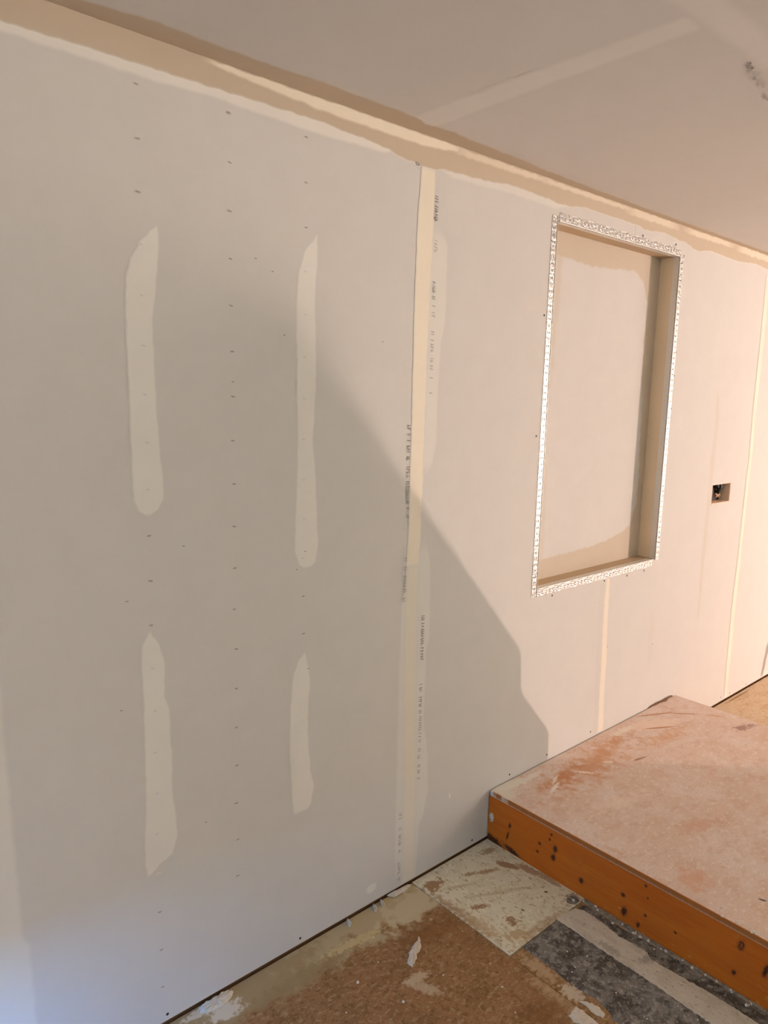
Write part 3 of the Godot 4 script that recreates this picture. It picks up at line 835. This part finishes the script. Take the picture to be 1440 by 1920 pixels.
	# beyond the landing: a yellower board
	t = paint(700, 360, 1.75, 0.9, 3.45, 0.0, rgb(204, 180, 152), [[51, 5.0, 14.0, -0.2, 0.5, rgb(192, 161, 128), 0.7], [52, 12.0, 40.0, 0.1, 0.5, rgb(214, 195, 167), 0.6], [53, 30.0, 60.0, 0.3, 0.6, rgb(144, 110, 77), 0.5]], [
		[3.80, 0.22, 0.035, 0.012, 0.0, rgb(113, 89, 66), 0.8, 0.4, 0.5], [3.60, 0.18, 0.05, 0.02, 0.0, rgb(227, 208, 176), 0.8, 0.4, 0.5], [4.2, 0.02, 0.2, 0.006, 0.0, rgb(113, 85, 57), 0.7, 0.5, 0.6]])
	st = begin()
	slab(st, 3.447, 5.2, 0.003, 0.9, -0.018, 0.0)
	commit(st, "yellow_board", board(t, bump), f)
	# plain sheets elsewhere
	var pl := material(rgb(190, 182, 172), 0.9)
	pl.albedo_texture = noise_tone(0.02, 0.75, 1.05)
	pl.uv1_triplanar = true
	for r in [Rect2(-0.2, 0.004, 0.588, 2.431), Rect2(-0.2, 2.437, 2.21, 3.263), Rect2(0.39, 1.452, 1.62, 0.98), Rect2(3.449, 0.902, 5.251, 4.798), Rect2(5.202, -0.095, 3.498, 0.995), Rect2(2.012, 2.6, 1.433, 3.1)]:
		st = begin()
		slab(st, r.position.x, r.end.x, r.position.y, r.end.y, -0.018, -0.0003)
		commit(st, "plywood_board", pl, f)

func board(t: Texture2D, bump: Texture2D) -> StandardMaterial3D:
	return textured(t, 0.88)

# thin ragged layer lying on the floor: rows are (z, x from, x to)
func flat(st: SurfaceTool, rows: Array, y: float, jit: float, uvr: Rect2) -> void:
	var z0: float = rows[0].x
	var z1: float = rows[-1].x
	var n := int((z1 - z0) / 0.006) + 2
	var k := 0
	var sd := rng.randf() * 100.0
	var prev := []
	for i in n + 1:
		var z := lerpf(z0, z1, float(i) / n)
		while k < rows.size() - 2 and rows[k + 1].x < z:
			k += 1
		var t := clampf((z - rows[k].x) / (rows[k + 1].x - rows[k].x), 0.0, 1.0)
		var a := lerpf(rows[k].y, rows[k + 1].y, t) + jit * 1.6 * nz.get_noise_2d(z * 700.0, sd)
		var b := lerpf(rows[k].z, rows[k + 1].z, t) + jit * 1.6 * nz.get_noise_2d(z * 700.0, sd + 40.0)
		b = minf(b, 2.0097)
		var line := [Vector3(a, 0.0, z), Vector3(a + 0.0015, y, z), Vector3((a + b) * 0.5, y, z), Vector3(b - 0.0015, y, z), Vector3(b, 0.0, z)]
		if i > 0:
			for j in 4:
				var q := [prev[j], line[j], line[j + 1], prev[j + 1]]
				var uv := []
				for p: Vector3 in q:
					uv.append(Vector2((p.x - uvr.position.x) / uvr.size.x, (p.z - uvr.position.y) / uvr.size.y))
				var nn := Vector3.UP if j == 1 or j == 2 else (Vector3(-1, 1, 0).normalized() if j == 0 else Vector3(1, 1, 0).normalized())
				quad(st, q[0], q[1], q[2], q[3], nn, Color.WHITE, uv)
		prev = line

func landing() -> void:
	var p := thing("landing", "low landing with a dusty plywood top and an orange board riser", "landing", Vector3(DX0, 0, 0))
	var z1 := 2.6
	# plywood top
	var t := paint(1152, 1120, 1.437, 1.4, 0.0, 0.0, rgb(217, 192, 176), [
		[61, 3.0, 3.0, -0.3, 0.5, rgb(224, 207, 197), 0.8],
		[62, 9.0, 14.0, 0.0, 0.5, rgb(209, 177, 155), 0.6],
		[63, 24.0, 40.0, 0.1, 0.55, rgb(232, 220, 213), 0.55],
		[64, 60.0, 120.0, 0.2, 0.6, rgb(188, 153, 130), 0.45],
		[65, 150.0, 260.0, 0.25, 0.6, rgb(240, 233, 230), 0.4]], [
		[0.0, 0.7, 0.0048, 4.0, 0.0, rgb(176, 104, 50), 0.95, 0.4, 0.12],
		[0.46, 0.13, 0.42, 0.10, -0.05, rgb(201, 150, 116), 0.8, 1.0, 1.2],
		[0.30, 0.12, 0.16, 0.05, -0.2, rgb(192, 135, 97), 0.75, 1.0, 1.2],
		[0.70, 0.08, 0.16, 0.04, 0.0, rgb(203, 155, 121), 0.7, 1.0, 1.2],
		[0.95, 0.20, 0.22, 0.05, 0.1, rgb(207, 157, 121), 0.6, 1.0, 1.2],
		[0.08, 0.02, 0.16, 0.035, 0.1, rgb(230, 225, 211), 0.95, 0.5, 0.5],
		[0.03, 0.06, 0.045, 0.05, 0.0, rgb(226, 218, 202), 0.9, 0.6, 0.5],
		[0.22, 0.035, 0.07, 0.02, 0.0, rgb(232, 225, 213), 0.8, 0.5, 0.7],
		[0.21, 0.145, 0.06, 0.010, -0.3, rgb(238, 231, 223), 0.9, 0.5, 0.7],
		[0.26, 0.11, 0.05, 0.008, -0.4, rgb(238, 231, 223), 0.8, 0.5, 0.7],
		[0.40, 0.15, 0.05, 0.010, 0.9, rgb(240, 231, 223), 0.8, 0.5, 0.6],
		[0.55, 0.165, 0.03, 0.012, 0.6, rgb(238, 229, 220), 0.7, 0.5, 0.6],
		[0.68, 0.235, 0.05, 0.007, 0.2, rgb(146, 100, 72), 0.7, 0.5, 0.8],
		[1.02, 0.10, 0.18, 0.05, 0.35, rgb(230, 207, 190), 0.85, 0.35, 0.5],
		[0.86, 0.05, 0.10, 0.02, 0.0, rgb(232, 222, 206), 0.7, 0.5, 0.7],
		[1.14, 0.055, 0.12, 0.006, 0.45, rgb(180, 122, 84), 0.85, 0.4, 0.3],
		[1.26, 0.14, 0.10, 0.006, 0.75, rgb(180, 122, 84), 0.8, 0.5, 0.3],
		[1.35, 0.24, 0.06, 0.005, 0.9, rgb(194, 140, 102), 0.7, 0.5, 0.3],
		[1.02, 0.14, 0.09, 0.008, 0.5, rgb(184, 126, 88), 0.8, 0.4, 0.5],
		[1.32, 0.385, 0.05, 0.03, 0.3, rgb(155, 122, 114), 0.75, 0.6, 0.8],
		[1.38, 0.40, 0.04, 0.02, 0.3, rgb(146, 118, 111), 0.6, 0.6, 0.8],
		[0.17, 0.93, 0.014, 0.005, 1.2, rgb(88, 81, 84), 0.9, 0.4, 0.3],
		[0.036, 0.51, 0.05, 0.012, 1.5, rgb(205, 166, 139), 0.6, 0.6, 0.8],
		[0.40, 0.62, 0.12, 0.05, 0.4, rgb(205, 159, 130), 0.5, 0.8, 0.9],
		[0.10, 0.75, 0.08, 0.06, 0.4, rgb(209, 153, 121), 0.5, 0.8, 0.9],
		[0.30, 0.35, 0.20, 0.06, 0.2, rgb(232, 209, 193), 0.6, 0.8, 0.9]])
	var st := begin()
	slab(st, 0.0, DX1 - DX0, 0.006, 1.4, DECK - 0.019, DECK)
	var dm := textured(t, 0.9)
	commit(st, "plywood_top", dm, p)
	st = begin()
	slab(st, 0.0, DX1 - DX0, 1.402, z1, DECK - 0.019, DECK)
	var rest := material(rgb(212, 190, 170), 0.9)
	rest.albedo_texture = noise_tone(0.02, 0.8, 1.05)
	rest.uv1_triplanar = true
	commit(st, "plywood_top", rest, p)
	# riser: a knotty orange board
	var knots := []
	for k in [[0.104, 0.107, 0.006, 0.013], [0.096, 0.062, 0.004, 0.022], [0.288, 0.164, 0.005, 0.006], [0.282, 0.143, 0.005, 0.006], [0.241, 0.106, 0.007, 0.007], [0.233, 0.071, 0.006, 0.006], [0.301, 0.082, 0.010, 0.014], [0.307, 0.118, 0.009, 0.016], [0.418, 0.059, 0.009, 0.013], [0.574, 0.095, 0.008, 0.009], [0.648, 0.170, 0.005, 0.006], [0.658, 0.132, 0.004, 0.004], [0.654, 0.069, 0.005, 0.006], [0.582, 0.040, 0.010, 0.020], [0.633, 0.022, 0.006, 0.012], [0.754, 0.071, 0.005, 0.005], [0.945, 0.150, 0.009, 0.019], [0.933, 0.055, 0.006, 0.010], [1.015, 0.115, 0.007, 0.025], [0.03, 0.01, 0.05, 0.018], [0.12, 0.012, 0.04, 0.012]]:
		knots.append([k[0], 0.185 - k[1], k[2] * 1.9, k[3] * 1.5, 0.2, rgb(148, 78, 22), 0.7, 0.9, 0.3])
		knots.append([k[0], 0.185 - k[1], k[2], k[3], 0.2, rgb(74, 32, 10), 0.92, 0.5, 0.5])
	knots.append([0.945, 0.035, 0.0045, 0.012, 0.2, rgb(176, 96, 34), 0.8, 0.5, 0.1])
	for k in [[0.036, 0.100, 0.012, 0.020], [0.004, 0.09, 0.006, 0.03]]:
		knots.append([k[0] - 0.02, 0.185 - k[1], k[2], k[3], 0.0, rgb(222, 206, 186), 0.95, 0.3, 0.7])
	for i in 26:
		knots.append([rng.randf_range(0.42, 1.3), 0.185 - absf(rng.randfn(0.0, 0.028)), rng.randf_range(0.002, 0.007), rng.randf_range(0.003, 0.010), rng.randf() * 3.0, rgb(220, 170, 120), rng.randf_range(0.2, 0.6), 0.7, 0.8])
	t = paint(1300, 186, 1.4, 0.185, 0.0, 0.0, rgb(206, 102, 18), [
		[71, 2.0, 16.0, -0.3, 0.5, rgb(214, 110, 22), 0.8],
		[72, 3.0, 70.0, 0.0, 0.5, rgb(192, 90, 12), 0.4],
		[73, 6.0, 200.0, 0.1, 0.6, rgb(216, 122, 34), 0.3],
		[74, 10.0, 12.0, 0.35, 0.8, rgb(214, 138, 62), 0.4]], knots)
	var rm := textured(t, 0.5)
	rm.metallic_specular = 0.4
	st = begin()
	var yb := 0.0005
	var yt := DECK - 0.0195
	quad(st, Vector3(0, yb, 0.003), Vector3(0, yb, 1.4), Vector3(0, yt, 1.4), Vector3(0, yt, 0.003), Vector3.LEFT, Color.WHITE, [Vector2(0, 1), Vector2(1, 1), Vector2(1, 0), Vector2(0, 0)])
	quad(st, Vector3(0.038, yb, 1.4), Vector3(0.038, yb, 0.003), Vector3(0.038, yt, 0.003), Vector3(0.038, yt, 1.4), Vector3.RIGHT, Color.WHITE, [Vector2(1, 1), Vector2(0, 1), Vector2(0, 0), Vector2(1, 0)])
	quad(st, Vector3(0.038, yb, 0.003), Vector3(0, yb, 0.003), Vector3(0, yt, 0.003), Vector3(0.038, yt, 0.003), Vector3.FORWARD, Color.WHITE, [Vector2(0, 1), Vector2(0.02, 1), Vector2(0.02, 0), Vector2(0, 0)])
	quad(st, Vector3(0, yb, 1.4), Vector3(0.038, yb, 1.4), Vector3(0.038, yt, 1.4), Vector3(0, yt, 1.4), Vector3.BACK, Color.WHITE, [Vector2(0.98, 1), Vector2(1, 1), Vector2(1, 0), Vector2(0.98, 0)])
	var rb := commit(st, "riser_board", rm, p)
	rb.set_meta("label", "orange knotty riser board")
	var pm := material(rgb(184, 108, 42), 0.6)
	st = begin()
	box(st, Vector3(0, yb, 1.402), Vector3(0.038, yt, z1), Color.WHITE, 0.002)
	commit(st, "riser_board", pm, p)
	st = begin()
	box(st, Vector3(DX1 - DX0 - 0.038, yb, 0.003), Vector3(DX1 - DX0, yt, z1), Color.WHITE, 0.002)
	commit(st, "back_board", pm, p)

func corner_beads() -> void:
	# galvanised bead along each edge of the niche: a perforated face flange, a rounded nose and a flange inside the recess
	var specs := [
		["left", "perforated metal corner bead up the left edge of the recessed niche", Vector3(NX0, NY0 - 0.03, 0), Vector3(0, 1, 0), Vector3(-1, 0, 0), NY1 - NY0 + 0.045],
		["right", "perforated metal corner bead up the right edge of the recessed niche", Vector3(NX1, NY0 - 0.004, 0), Vector3(0, 1, 0), Vector3(1, 0, 0), NY1 - NY0 + 0.012],
		["top", "perforated metal corner bead across the top edge of the recessed niche", Vector3(NX0 + 0.012, NY1, 0), Vector3(1, 0, 0), Vector3(0, 1, 0), NX1 - NX0 - 0.012],
		["bottom", "perforated metal corner bead along the bottom edge of the recessed niche", Vector3(NX0 + 0.004, NY0, 0), Vector3(1, 0, 0), Vector3(0, -1, 0), NX1 - NX0 - 0.03]]
	for s in specs:
		var at: Vector3 = s[2]
		var along: Vector3 = s[3]
		var out: Vector3 = s[4]
		var ln: float = s[5]
		var t := thing("corner_bead", s[1], "corner bead", at, "metal corner beads round the niche")
		var zinc := Color(0.44, 0.425, 0.41)
		# face flange: u = outward from the corner, v = along, w = off the wall
		var wide := 0.030
		var xf := Transform3D(Basis(out, along, Vector3(0, 0, 1)), Vector3(0, 0, 0.0017))
		var holes := []
		var n := int(ln / 0.024)
		for i in n:
			holes.append(Rect2(0.010, 0.006 + 0.024 * i, 0.005, 0.008))
			holes.append(Rect2(0.020, 0.006 + 0.024 * i, 0.004, 0.008))
		var st := begin()
		sheet(st, xf, Rect2(0.002, 0.0, wide - 0.002, ln), 0.0007, holes, zinc)
		commit(st, "face_flange", M.zinc, t)
		# inner flange; its pale colour stands in for glinting light
		var xi := Transform3D(Basis(Vector3(0, 0, -1), along, -out), -out * 0.0012)
		holes = []
		for i in n:
			holes.append(Rect2(0.012, 0.008 + 0.024 * i, 0.0035, 0.009))
		st = begin()
		sheet(st, xi, Rect2(0.0, 0.0, 0.027, ln), 0.0007, holes, Color(0.84, 0.80, 0.76))
		commit(st, "inner_flange", M.zinc_lit, t)
		# nose
		st = begin()
		var c := -out * 0.0002 + Vector3(0, 0, 0.0008)
		var r := 0.0028
		var m := 10
		for i in m:
			var a0 := TAU * i / m
			var a1 := TAU * (i + 1) / m
			var d0 := out * cos(a0) + Vector3(0, 0, 1) * sin(a0)
			var d1 := out * cos(a1) + Vector3(0, 0, 1) * sin(a1)
			var q := [c + d0 * r, c + d1 * r, c + d1 * r + along * ln, c + d0 * r + along * ln]
			if (q[1] - q[0]).cross(q[3] - q[0]).dot(d0 + d1) < 0.0:
				q.reverse()
			for k in [0, 3, 2, 0, 2, 1]:
				st.set_normal(d0 if (q[k] - c).dot(d0) > (q[k] - c).dot(d1) else d1)
				st.set_color(zinc)
				st.add_vertex(q[k])
		commit(st, "nose", M.zinc, t)
		# nails beside the flange
		for q in [Vector2(2.188, 1.978), Vector2(2.181, 1.546), Vector2(2.207, 2.335), Vector2(2.815, 2.347), Vector2(3.089, 2.352), Vector2(2.340, 0.914), Vector2(3.041, 0.914), Vector2(2.895, 0.912), Vector2(2.713, 0.916), Vector2(3.166, 1.901), Vector2(3.168, 1.798), Vector2(3.166, 1.651), Vector2(3.166, 2.315)]:
			var rel := Vector3(q.x, q.y, 0) - at
			var u := rel.dot(out)
			var v := rel.dot(along)
			if u > 0.02 and u < 0.07 and v > 0.0 and v < ln:
				st = begin()
				oval(st, Transform3D(Basis(out, along, Vector3(0, 0, 1)), Vector3.ZERO), Vector2(u, v), 0.0045, 0.0045, 0.0, Color.WHITE, Color.WHITE, 0.0012, 0.0012)
				commit(st, "nail", M.screw, t)

func electrical_box() -> void:
	var t := thing("electrical_box", "open electrical box with black cable, set in the drywall right of the niche", "electrical box", Vector3(3.7685, 1.2195, 0))
	var w := 0.1045
	var h := 0.0505
	var d := -0.062
	var st := begin()
	box(st, Vector3(-w, -h, d), Vector3(w, h, d + 0.003))
	box(st, Vector3(-w, -h, d), Vector3(-w + 0.003, h, -0.001))
	box(st, Vector3(w - 0.003, -h, d), Vector3(w, h, -0.001))
	box(st, Vector3(-w, h - 0.003, d), Vector3(w, h, -0.001))
	box(st, Vector3(-w, -h, d), Vector3(w, -h + 0.003, -0.001))
	commit(st, "box_shell", M.box, t)
	# black cable sheath bundled in the upper back, and bright bared ends below it
	st = begin()
	tube(st, [Vector3(0.03, 0.047, d + 0.02), Vector3(0.035, 0.03, d + 0.022), Vector3(0.05, 0.022, d + 0.02), Vector3(0.07, 0.026, d + 0.018), Vector3(0.088, 0.034, d + 0.016), Vector3(0.096, 0.047, d + 0.02)], 0.011)
	tube(st, [Vector3(0.05, 0.047, d + 0.03), Vector3(0.055, 0.02, d + 0.03), Vector3(0.05, 0.004, d + 0.024), Vector3(0.06, -0.008, d + 0.016)], 0.010)
	tube(st, [Vector3(0.06, 0.047, d + 0.012), Vector3(0.066, 0.038, d + 0.012), Vector3(0.09, 0.036, d + 0.014)], 0.011)
	commit(st, "cable", M.cable, t)
	st = begin()
	box(st, Vector3(0.0, -0.047, d + 0.004), Vector3(0.095, 0.047, d + 0.010), Color.WHITE, 0.002)
	commit(st, "back_plate", material(rgb(58, 34, 22), 0.7), t)
	for k in 3:
		st = begin()
		tube(st, [Vector3(0.040 + 0.016 * k, -0.008, d + 0.016), Vector3(0.042 + 0.016 * k, -0.018, d + 0.022), Vector3(0.044 + 0.016 * k, -0.028, d + 0.018)], 0.0042)
		commit(st, "bare_wire", M.copper, t)
	# torn paper lip under the cut-out
	st = begin()
	box(st, Vector3(-w - 0.004, -h - 0.003, 0.0004), Vector3(w - 0.02, -h + 0.001, 0.003), Color.WHITE, 0.001)
	commit(st, "paper_lip", M.crumb, t)

func tube(st: SurfaceTool, pts: Array, r: float, m := 8) -> void:
	var cv := Curve3D.new()
	for i in pts.size():
		var tang: Vector3 = (pts[mini(i + 1, pts.size() - 1)] - pts[maxi(i - 1, 0)]) * 0.2
		cv.add_point(pts[i], -tang, tang)
	var ln := cv.get_baked_length()
	var n := pts.size() * 5
	var rings := []
	for i in n + 1:
		var p := cv.sample_baked(ln * i / n)
		var q := cv.sample_baked(minf(ln, ln * i / n + 0.001))
		var o := cv.sample_baked(maxf(0.0, ln * i / n - 0.001))
		var tg := (q - o).normalized()
		var a := tg.cross(Vector3(0.31, 0.2, 0.93)).normalized()
		var b := tg.cross(a)
		var ring := []
		for k in m:
			ring.append([p + (a * cos(TAU * k / m) + b * sin(TAU * k / m)) * r, a * cos(TAU * k / m) + b * sin(TAU * k / m)])
		rings.append(ring)
	for i in n:
		for k in m:
			var l := (k + 1) % m
			var q := [rings[i][k], rings[i][l], rings[i + 1][l], rings[i + 1][k]]
			if (q[1][0] - q[0][0]).cross(q[3][0] - q[0][0]).dot(q[0][1]) < 0.0:
				q.reverse()
			for e in [0, 3, 2, 0, 2, 1]:
				st.set_normal(q[e][1])
				st.add_vertex(q[e][0])

# an irregular flat-bottomed lump: outline in x-z, thick in y
func flake(st: SurfaceTool, outline: Array, th: float) -> void:
	var c := Vector2.ZERO
	for q: Vector2 in outline:
		c += q / outline.size()
	var n := outline.size()
	for i in n:
		var a: Vector2 = outline[i]
		var b: Vector2 = outline[(i + 1) % n]
		var ia := c + (a - c) * 0.82
		var ib := c + (b - c) * 0.82
		var hx := th * (0.8 + 0.4 * sin(i * 2.3))
		var hy := th * (0.8 + 0.4 * sin((i + 1) % n * 2.3))
		var fs := [[Vector3(a.x, 0, a.y), Vector3(b.x, 0, b.y), Vector3(ib.x, hy, ib.y), Vector3(ia.x, hx, ia.y)], [Vector3(ia.x, hx, ia.y), Vector3(ib.x, hy, ib.y), Vector3(c.x, th, c.y), Vector3(c.x, th, c.y)], [Vector3(b.x, 0, b.y), Vector3(a.x, 0, a.y), Vector3(c.x, 0, c.y), Vector3(c.x, 0, c.y)]]
		for f in fs:
			var nn: Vector3 = (f[1] - f[0]).cross(f[2] - f[0]).normalized()
			if (f == fs[2]) == (nn.y > 0.0):
				f.reverse()
				nn = -nn
			quad(st, f[0], f[1], f[2], f[3], nn)

func debris() -> void:
	var lay := func(called: String, label: String, outline: Array, y: float, th: float, mat: Material, group := "", cat := "plaster chip") -> MeshInstance3D:
		var c := Vector2.ZERO
		for q: Vector2 in outline:
			c += q / outline.size()
		var o := []
		for i in outline.size():
			var a: Vector2 = outline[i]
			var b: Vector2 = outline[(i + 1) % outline.size()]
			for k in 4:
				var q := a.lerp(b, k / 4.0)
				var jit := a.distance_to(b) * 0.07
				o.append(q - c + Vector2(rng.randf_range(-jit, jit), rng.randf_range(-jit, jit)))
		var st := begin()
		flake(st, o, th)
		var m := commit(st, called, mat)
		m.position = Vector3(c.x, y, c.y)
		tag(m, label, cat, group)
		return m
	var pale := material(rgb(214, 202, 184), 0.95)
	lay.call("plaster_sliver", "long pale sliver of plaster on the brown floorboard", [Vector2(1.452, 0.202), Vector2(1.436, 0.232), Vector2(1.384, 0.262), Vector2(1.350, 0.280), Vector2(1.349, 0.258), Vector2(1.394, 0.226)], 0.0002, 0.006, pale)
	lay.call("plaster_chip", "squarish white plaster chip on brown floor by the black patch, bottom of picture", [Vector2(1.566, 0.683), Vector2(1.608, 0.677), Vector2(1.612, 0.703), Vector2(1.600, 0.722), Vector2(1.572, 0.724), Vector2(1.558, 0.706)], 0.0002, 0.004, pale)
	lay.call("plaster_chip", "long ragged white plaster chip touching the black patch's left edge", [Vector2(1.630, 0.672), Vector2(1.646, 0.686), Vector2(1.656, 0.714), Vector2(1.650, 0.744), Vector2(1.630, 0.748), Vector2(1.626, 0.715)], 0.0002, 0.004, pale)
	lay.call("wood_scrap", "thin dark wood scrap lying along the wall on the far end of the landing", [Vector2(3.18, 0.0025), Vector2(3.43, 0.0025), Vector2(3.42, 0.009), Vector2(3.33, 0.012), Vector2(3.22, 0.008)], DECK + 0.0003, 0.007, M.stud, "", "wood scrap")
	lay.call("plaster_lump", "white lump of plaster against the wall foot, left end of the gap", [Vector2(0.80, 0.004), Vector2(0.85, 0.003), Vector2(0.89, 0.006), Vector2(0.90, 0.018), Vector2(0.885, 0.034), Vector2(0.85, 0.042), Vector2(0.815, 0.040), Vector2(0.79, 0.024)], 0.0002, 0.008, pale)
	lay.call("plaster_lump", "pale plaster lump against the wall foot below the central taped seam", [Vector2(1.50, 0.004), Vector2(1.58, 0.003), Vector2(1.605, 0.012), Vector2(1.57, 0.022), Vector2(1.51, 0.020)], 0.0022, 0.006, pale)
	# bits of torn paper hanging under the sheets' edge
	for k in 3:
		var q: float = [1.32, 1.43, 1.462][k]
		lay.call("paper_shred", ["small torn paper shred at the wall foot, farthest of three from the taped seam", "small torn paper shred at the wall foot, middle one of three", "small torn paper shred at the wall foot, nearest of three to the taped seam"][k], [Vector2(q, 0.002), Vector2(q + 0.006, 0.001), Vector2(q + 0.004, 0.022), Vector2(q - 0.008, 0.034), Vector2(q - 0.012, 0.026)], 0.0003, 0.008, pale, "paper shreds at the wall foot", "paper shred")
	# crumbs: one shape, many copies, each its own object
	var st := begin()
	var sp := []
	for i in 7:
		var a := TAU * i / 7.0
		var r := rng.randf_range(0.75, 1.15)
		sp.append(Vector2(cos(a), sin(a)) * r * 0.003)
	flake(st, sp, 0.003)
	var first := commit(st, "plaster_crumb", M.crumb)
	var spots := []
	for i in 26:
		var z := rng.randf_range(0.42, 1.02)
		spots.append([Vector3(2.005 - absf(rng.randfn(0.0, 0.016)) - 0.004, 0.0046, z), rng.randf_range(0.7, 1.7), "tiny white plaster crumb on the floor along the orange riser", "plaster crumbs along the riser"])
	for i in 14:
		spots.append([Vector3(rng.randf_range(1.69, 1.84), 0.0023, rng.randf_range(0.50, 0.98)), rng.randf_range(0.4, 0.9), "tiny white plaster crumb on the black patch", "plaster crumbs on the black patch"])
	for q in [[1.575, 0.275], [1.245, 0.355], [1.285, 0.20], [1.40, 0.36], [1.19, 0.22], [1.50, 0.50], [1.34, 0.115], [1.46, 0.58], [1.10, 0.28], [1.54, 0.42]]:
		spots.append([Vector3(q[0], 0.0002, q[1]), rng.randf_range(0.6, 1.4), "tiny white plaster crumb on the brown floorboard", "plaster crumbs on the brown board"])
	for q in [[1.80, 0.30], [1.90, 0.385], [1.75, 0.18], [1.88, 0.06]]:
		spots.append([Vector3(q[0], 0.0017, q[1]), rng.randf_range(0.5, 1.1), "tiny white plaster crumb on the pale floorboard", "plaster crumbs on the pale board"])
	for i in 22:
		spots.append([Vector3(2.013 + absf(rng.randfn(0.0, 0.012)), DECK + 0.0002, rng.randf_range(0.86, 0.99) if i < 14 else rng.randf_range(0.1, 0.9)), rng.randf_range(0.7, 1.6), "tiny white plaster crumb on the landing's front edge", "plaster crumbs on the landing edge"])
	for i in spots.size():
		var o: MeshInstance3D = first
		if i > 0:
			o = first.duplicate()
			o.name = numbered("plaster_crumb")
			add_child(o)
		o.position = spots[i][0]
		o.rotation.y = rng.randf() * TAU
		o.scale = Vector3.ONE * spots[i][1]
		tag(o, spots[i][2], "plaster crumb", spots[i][3])
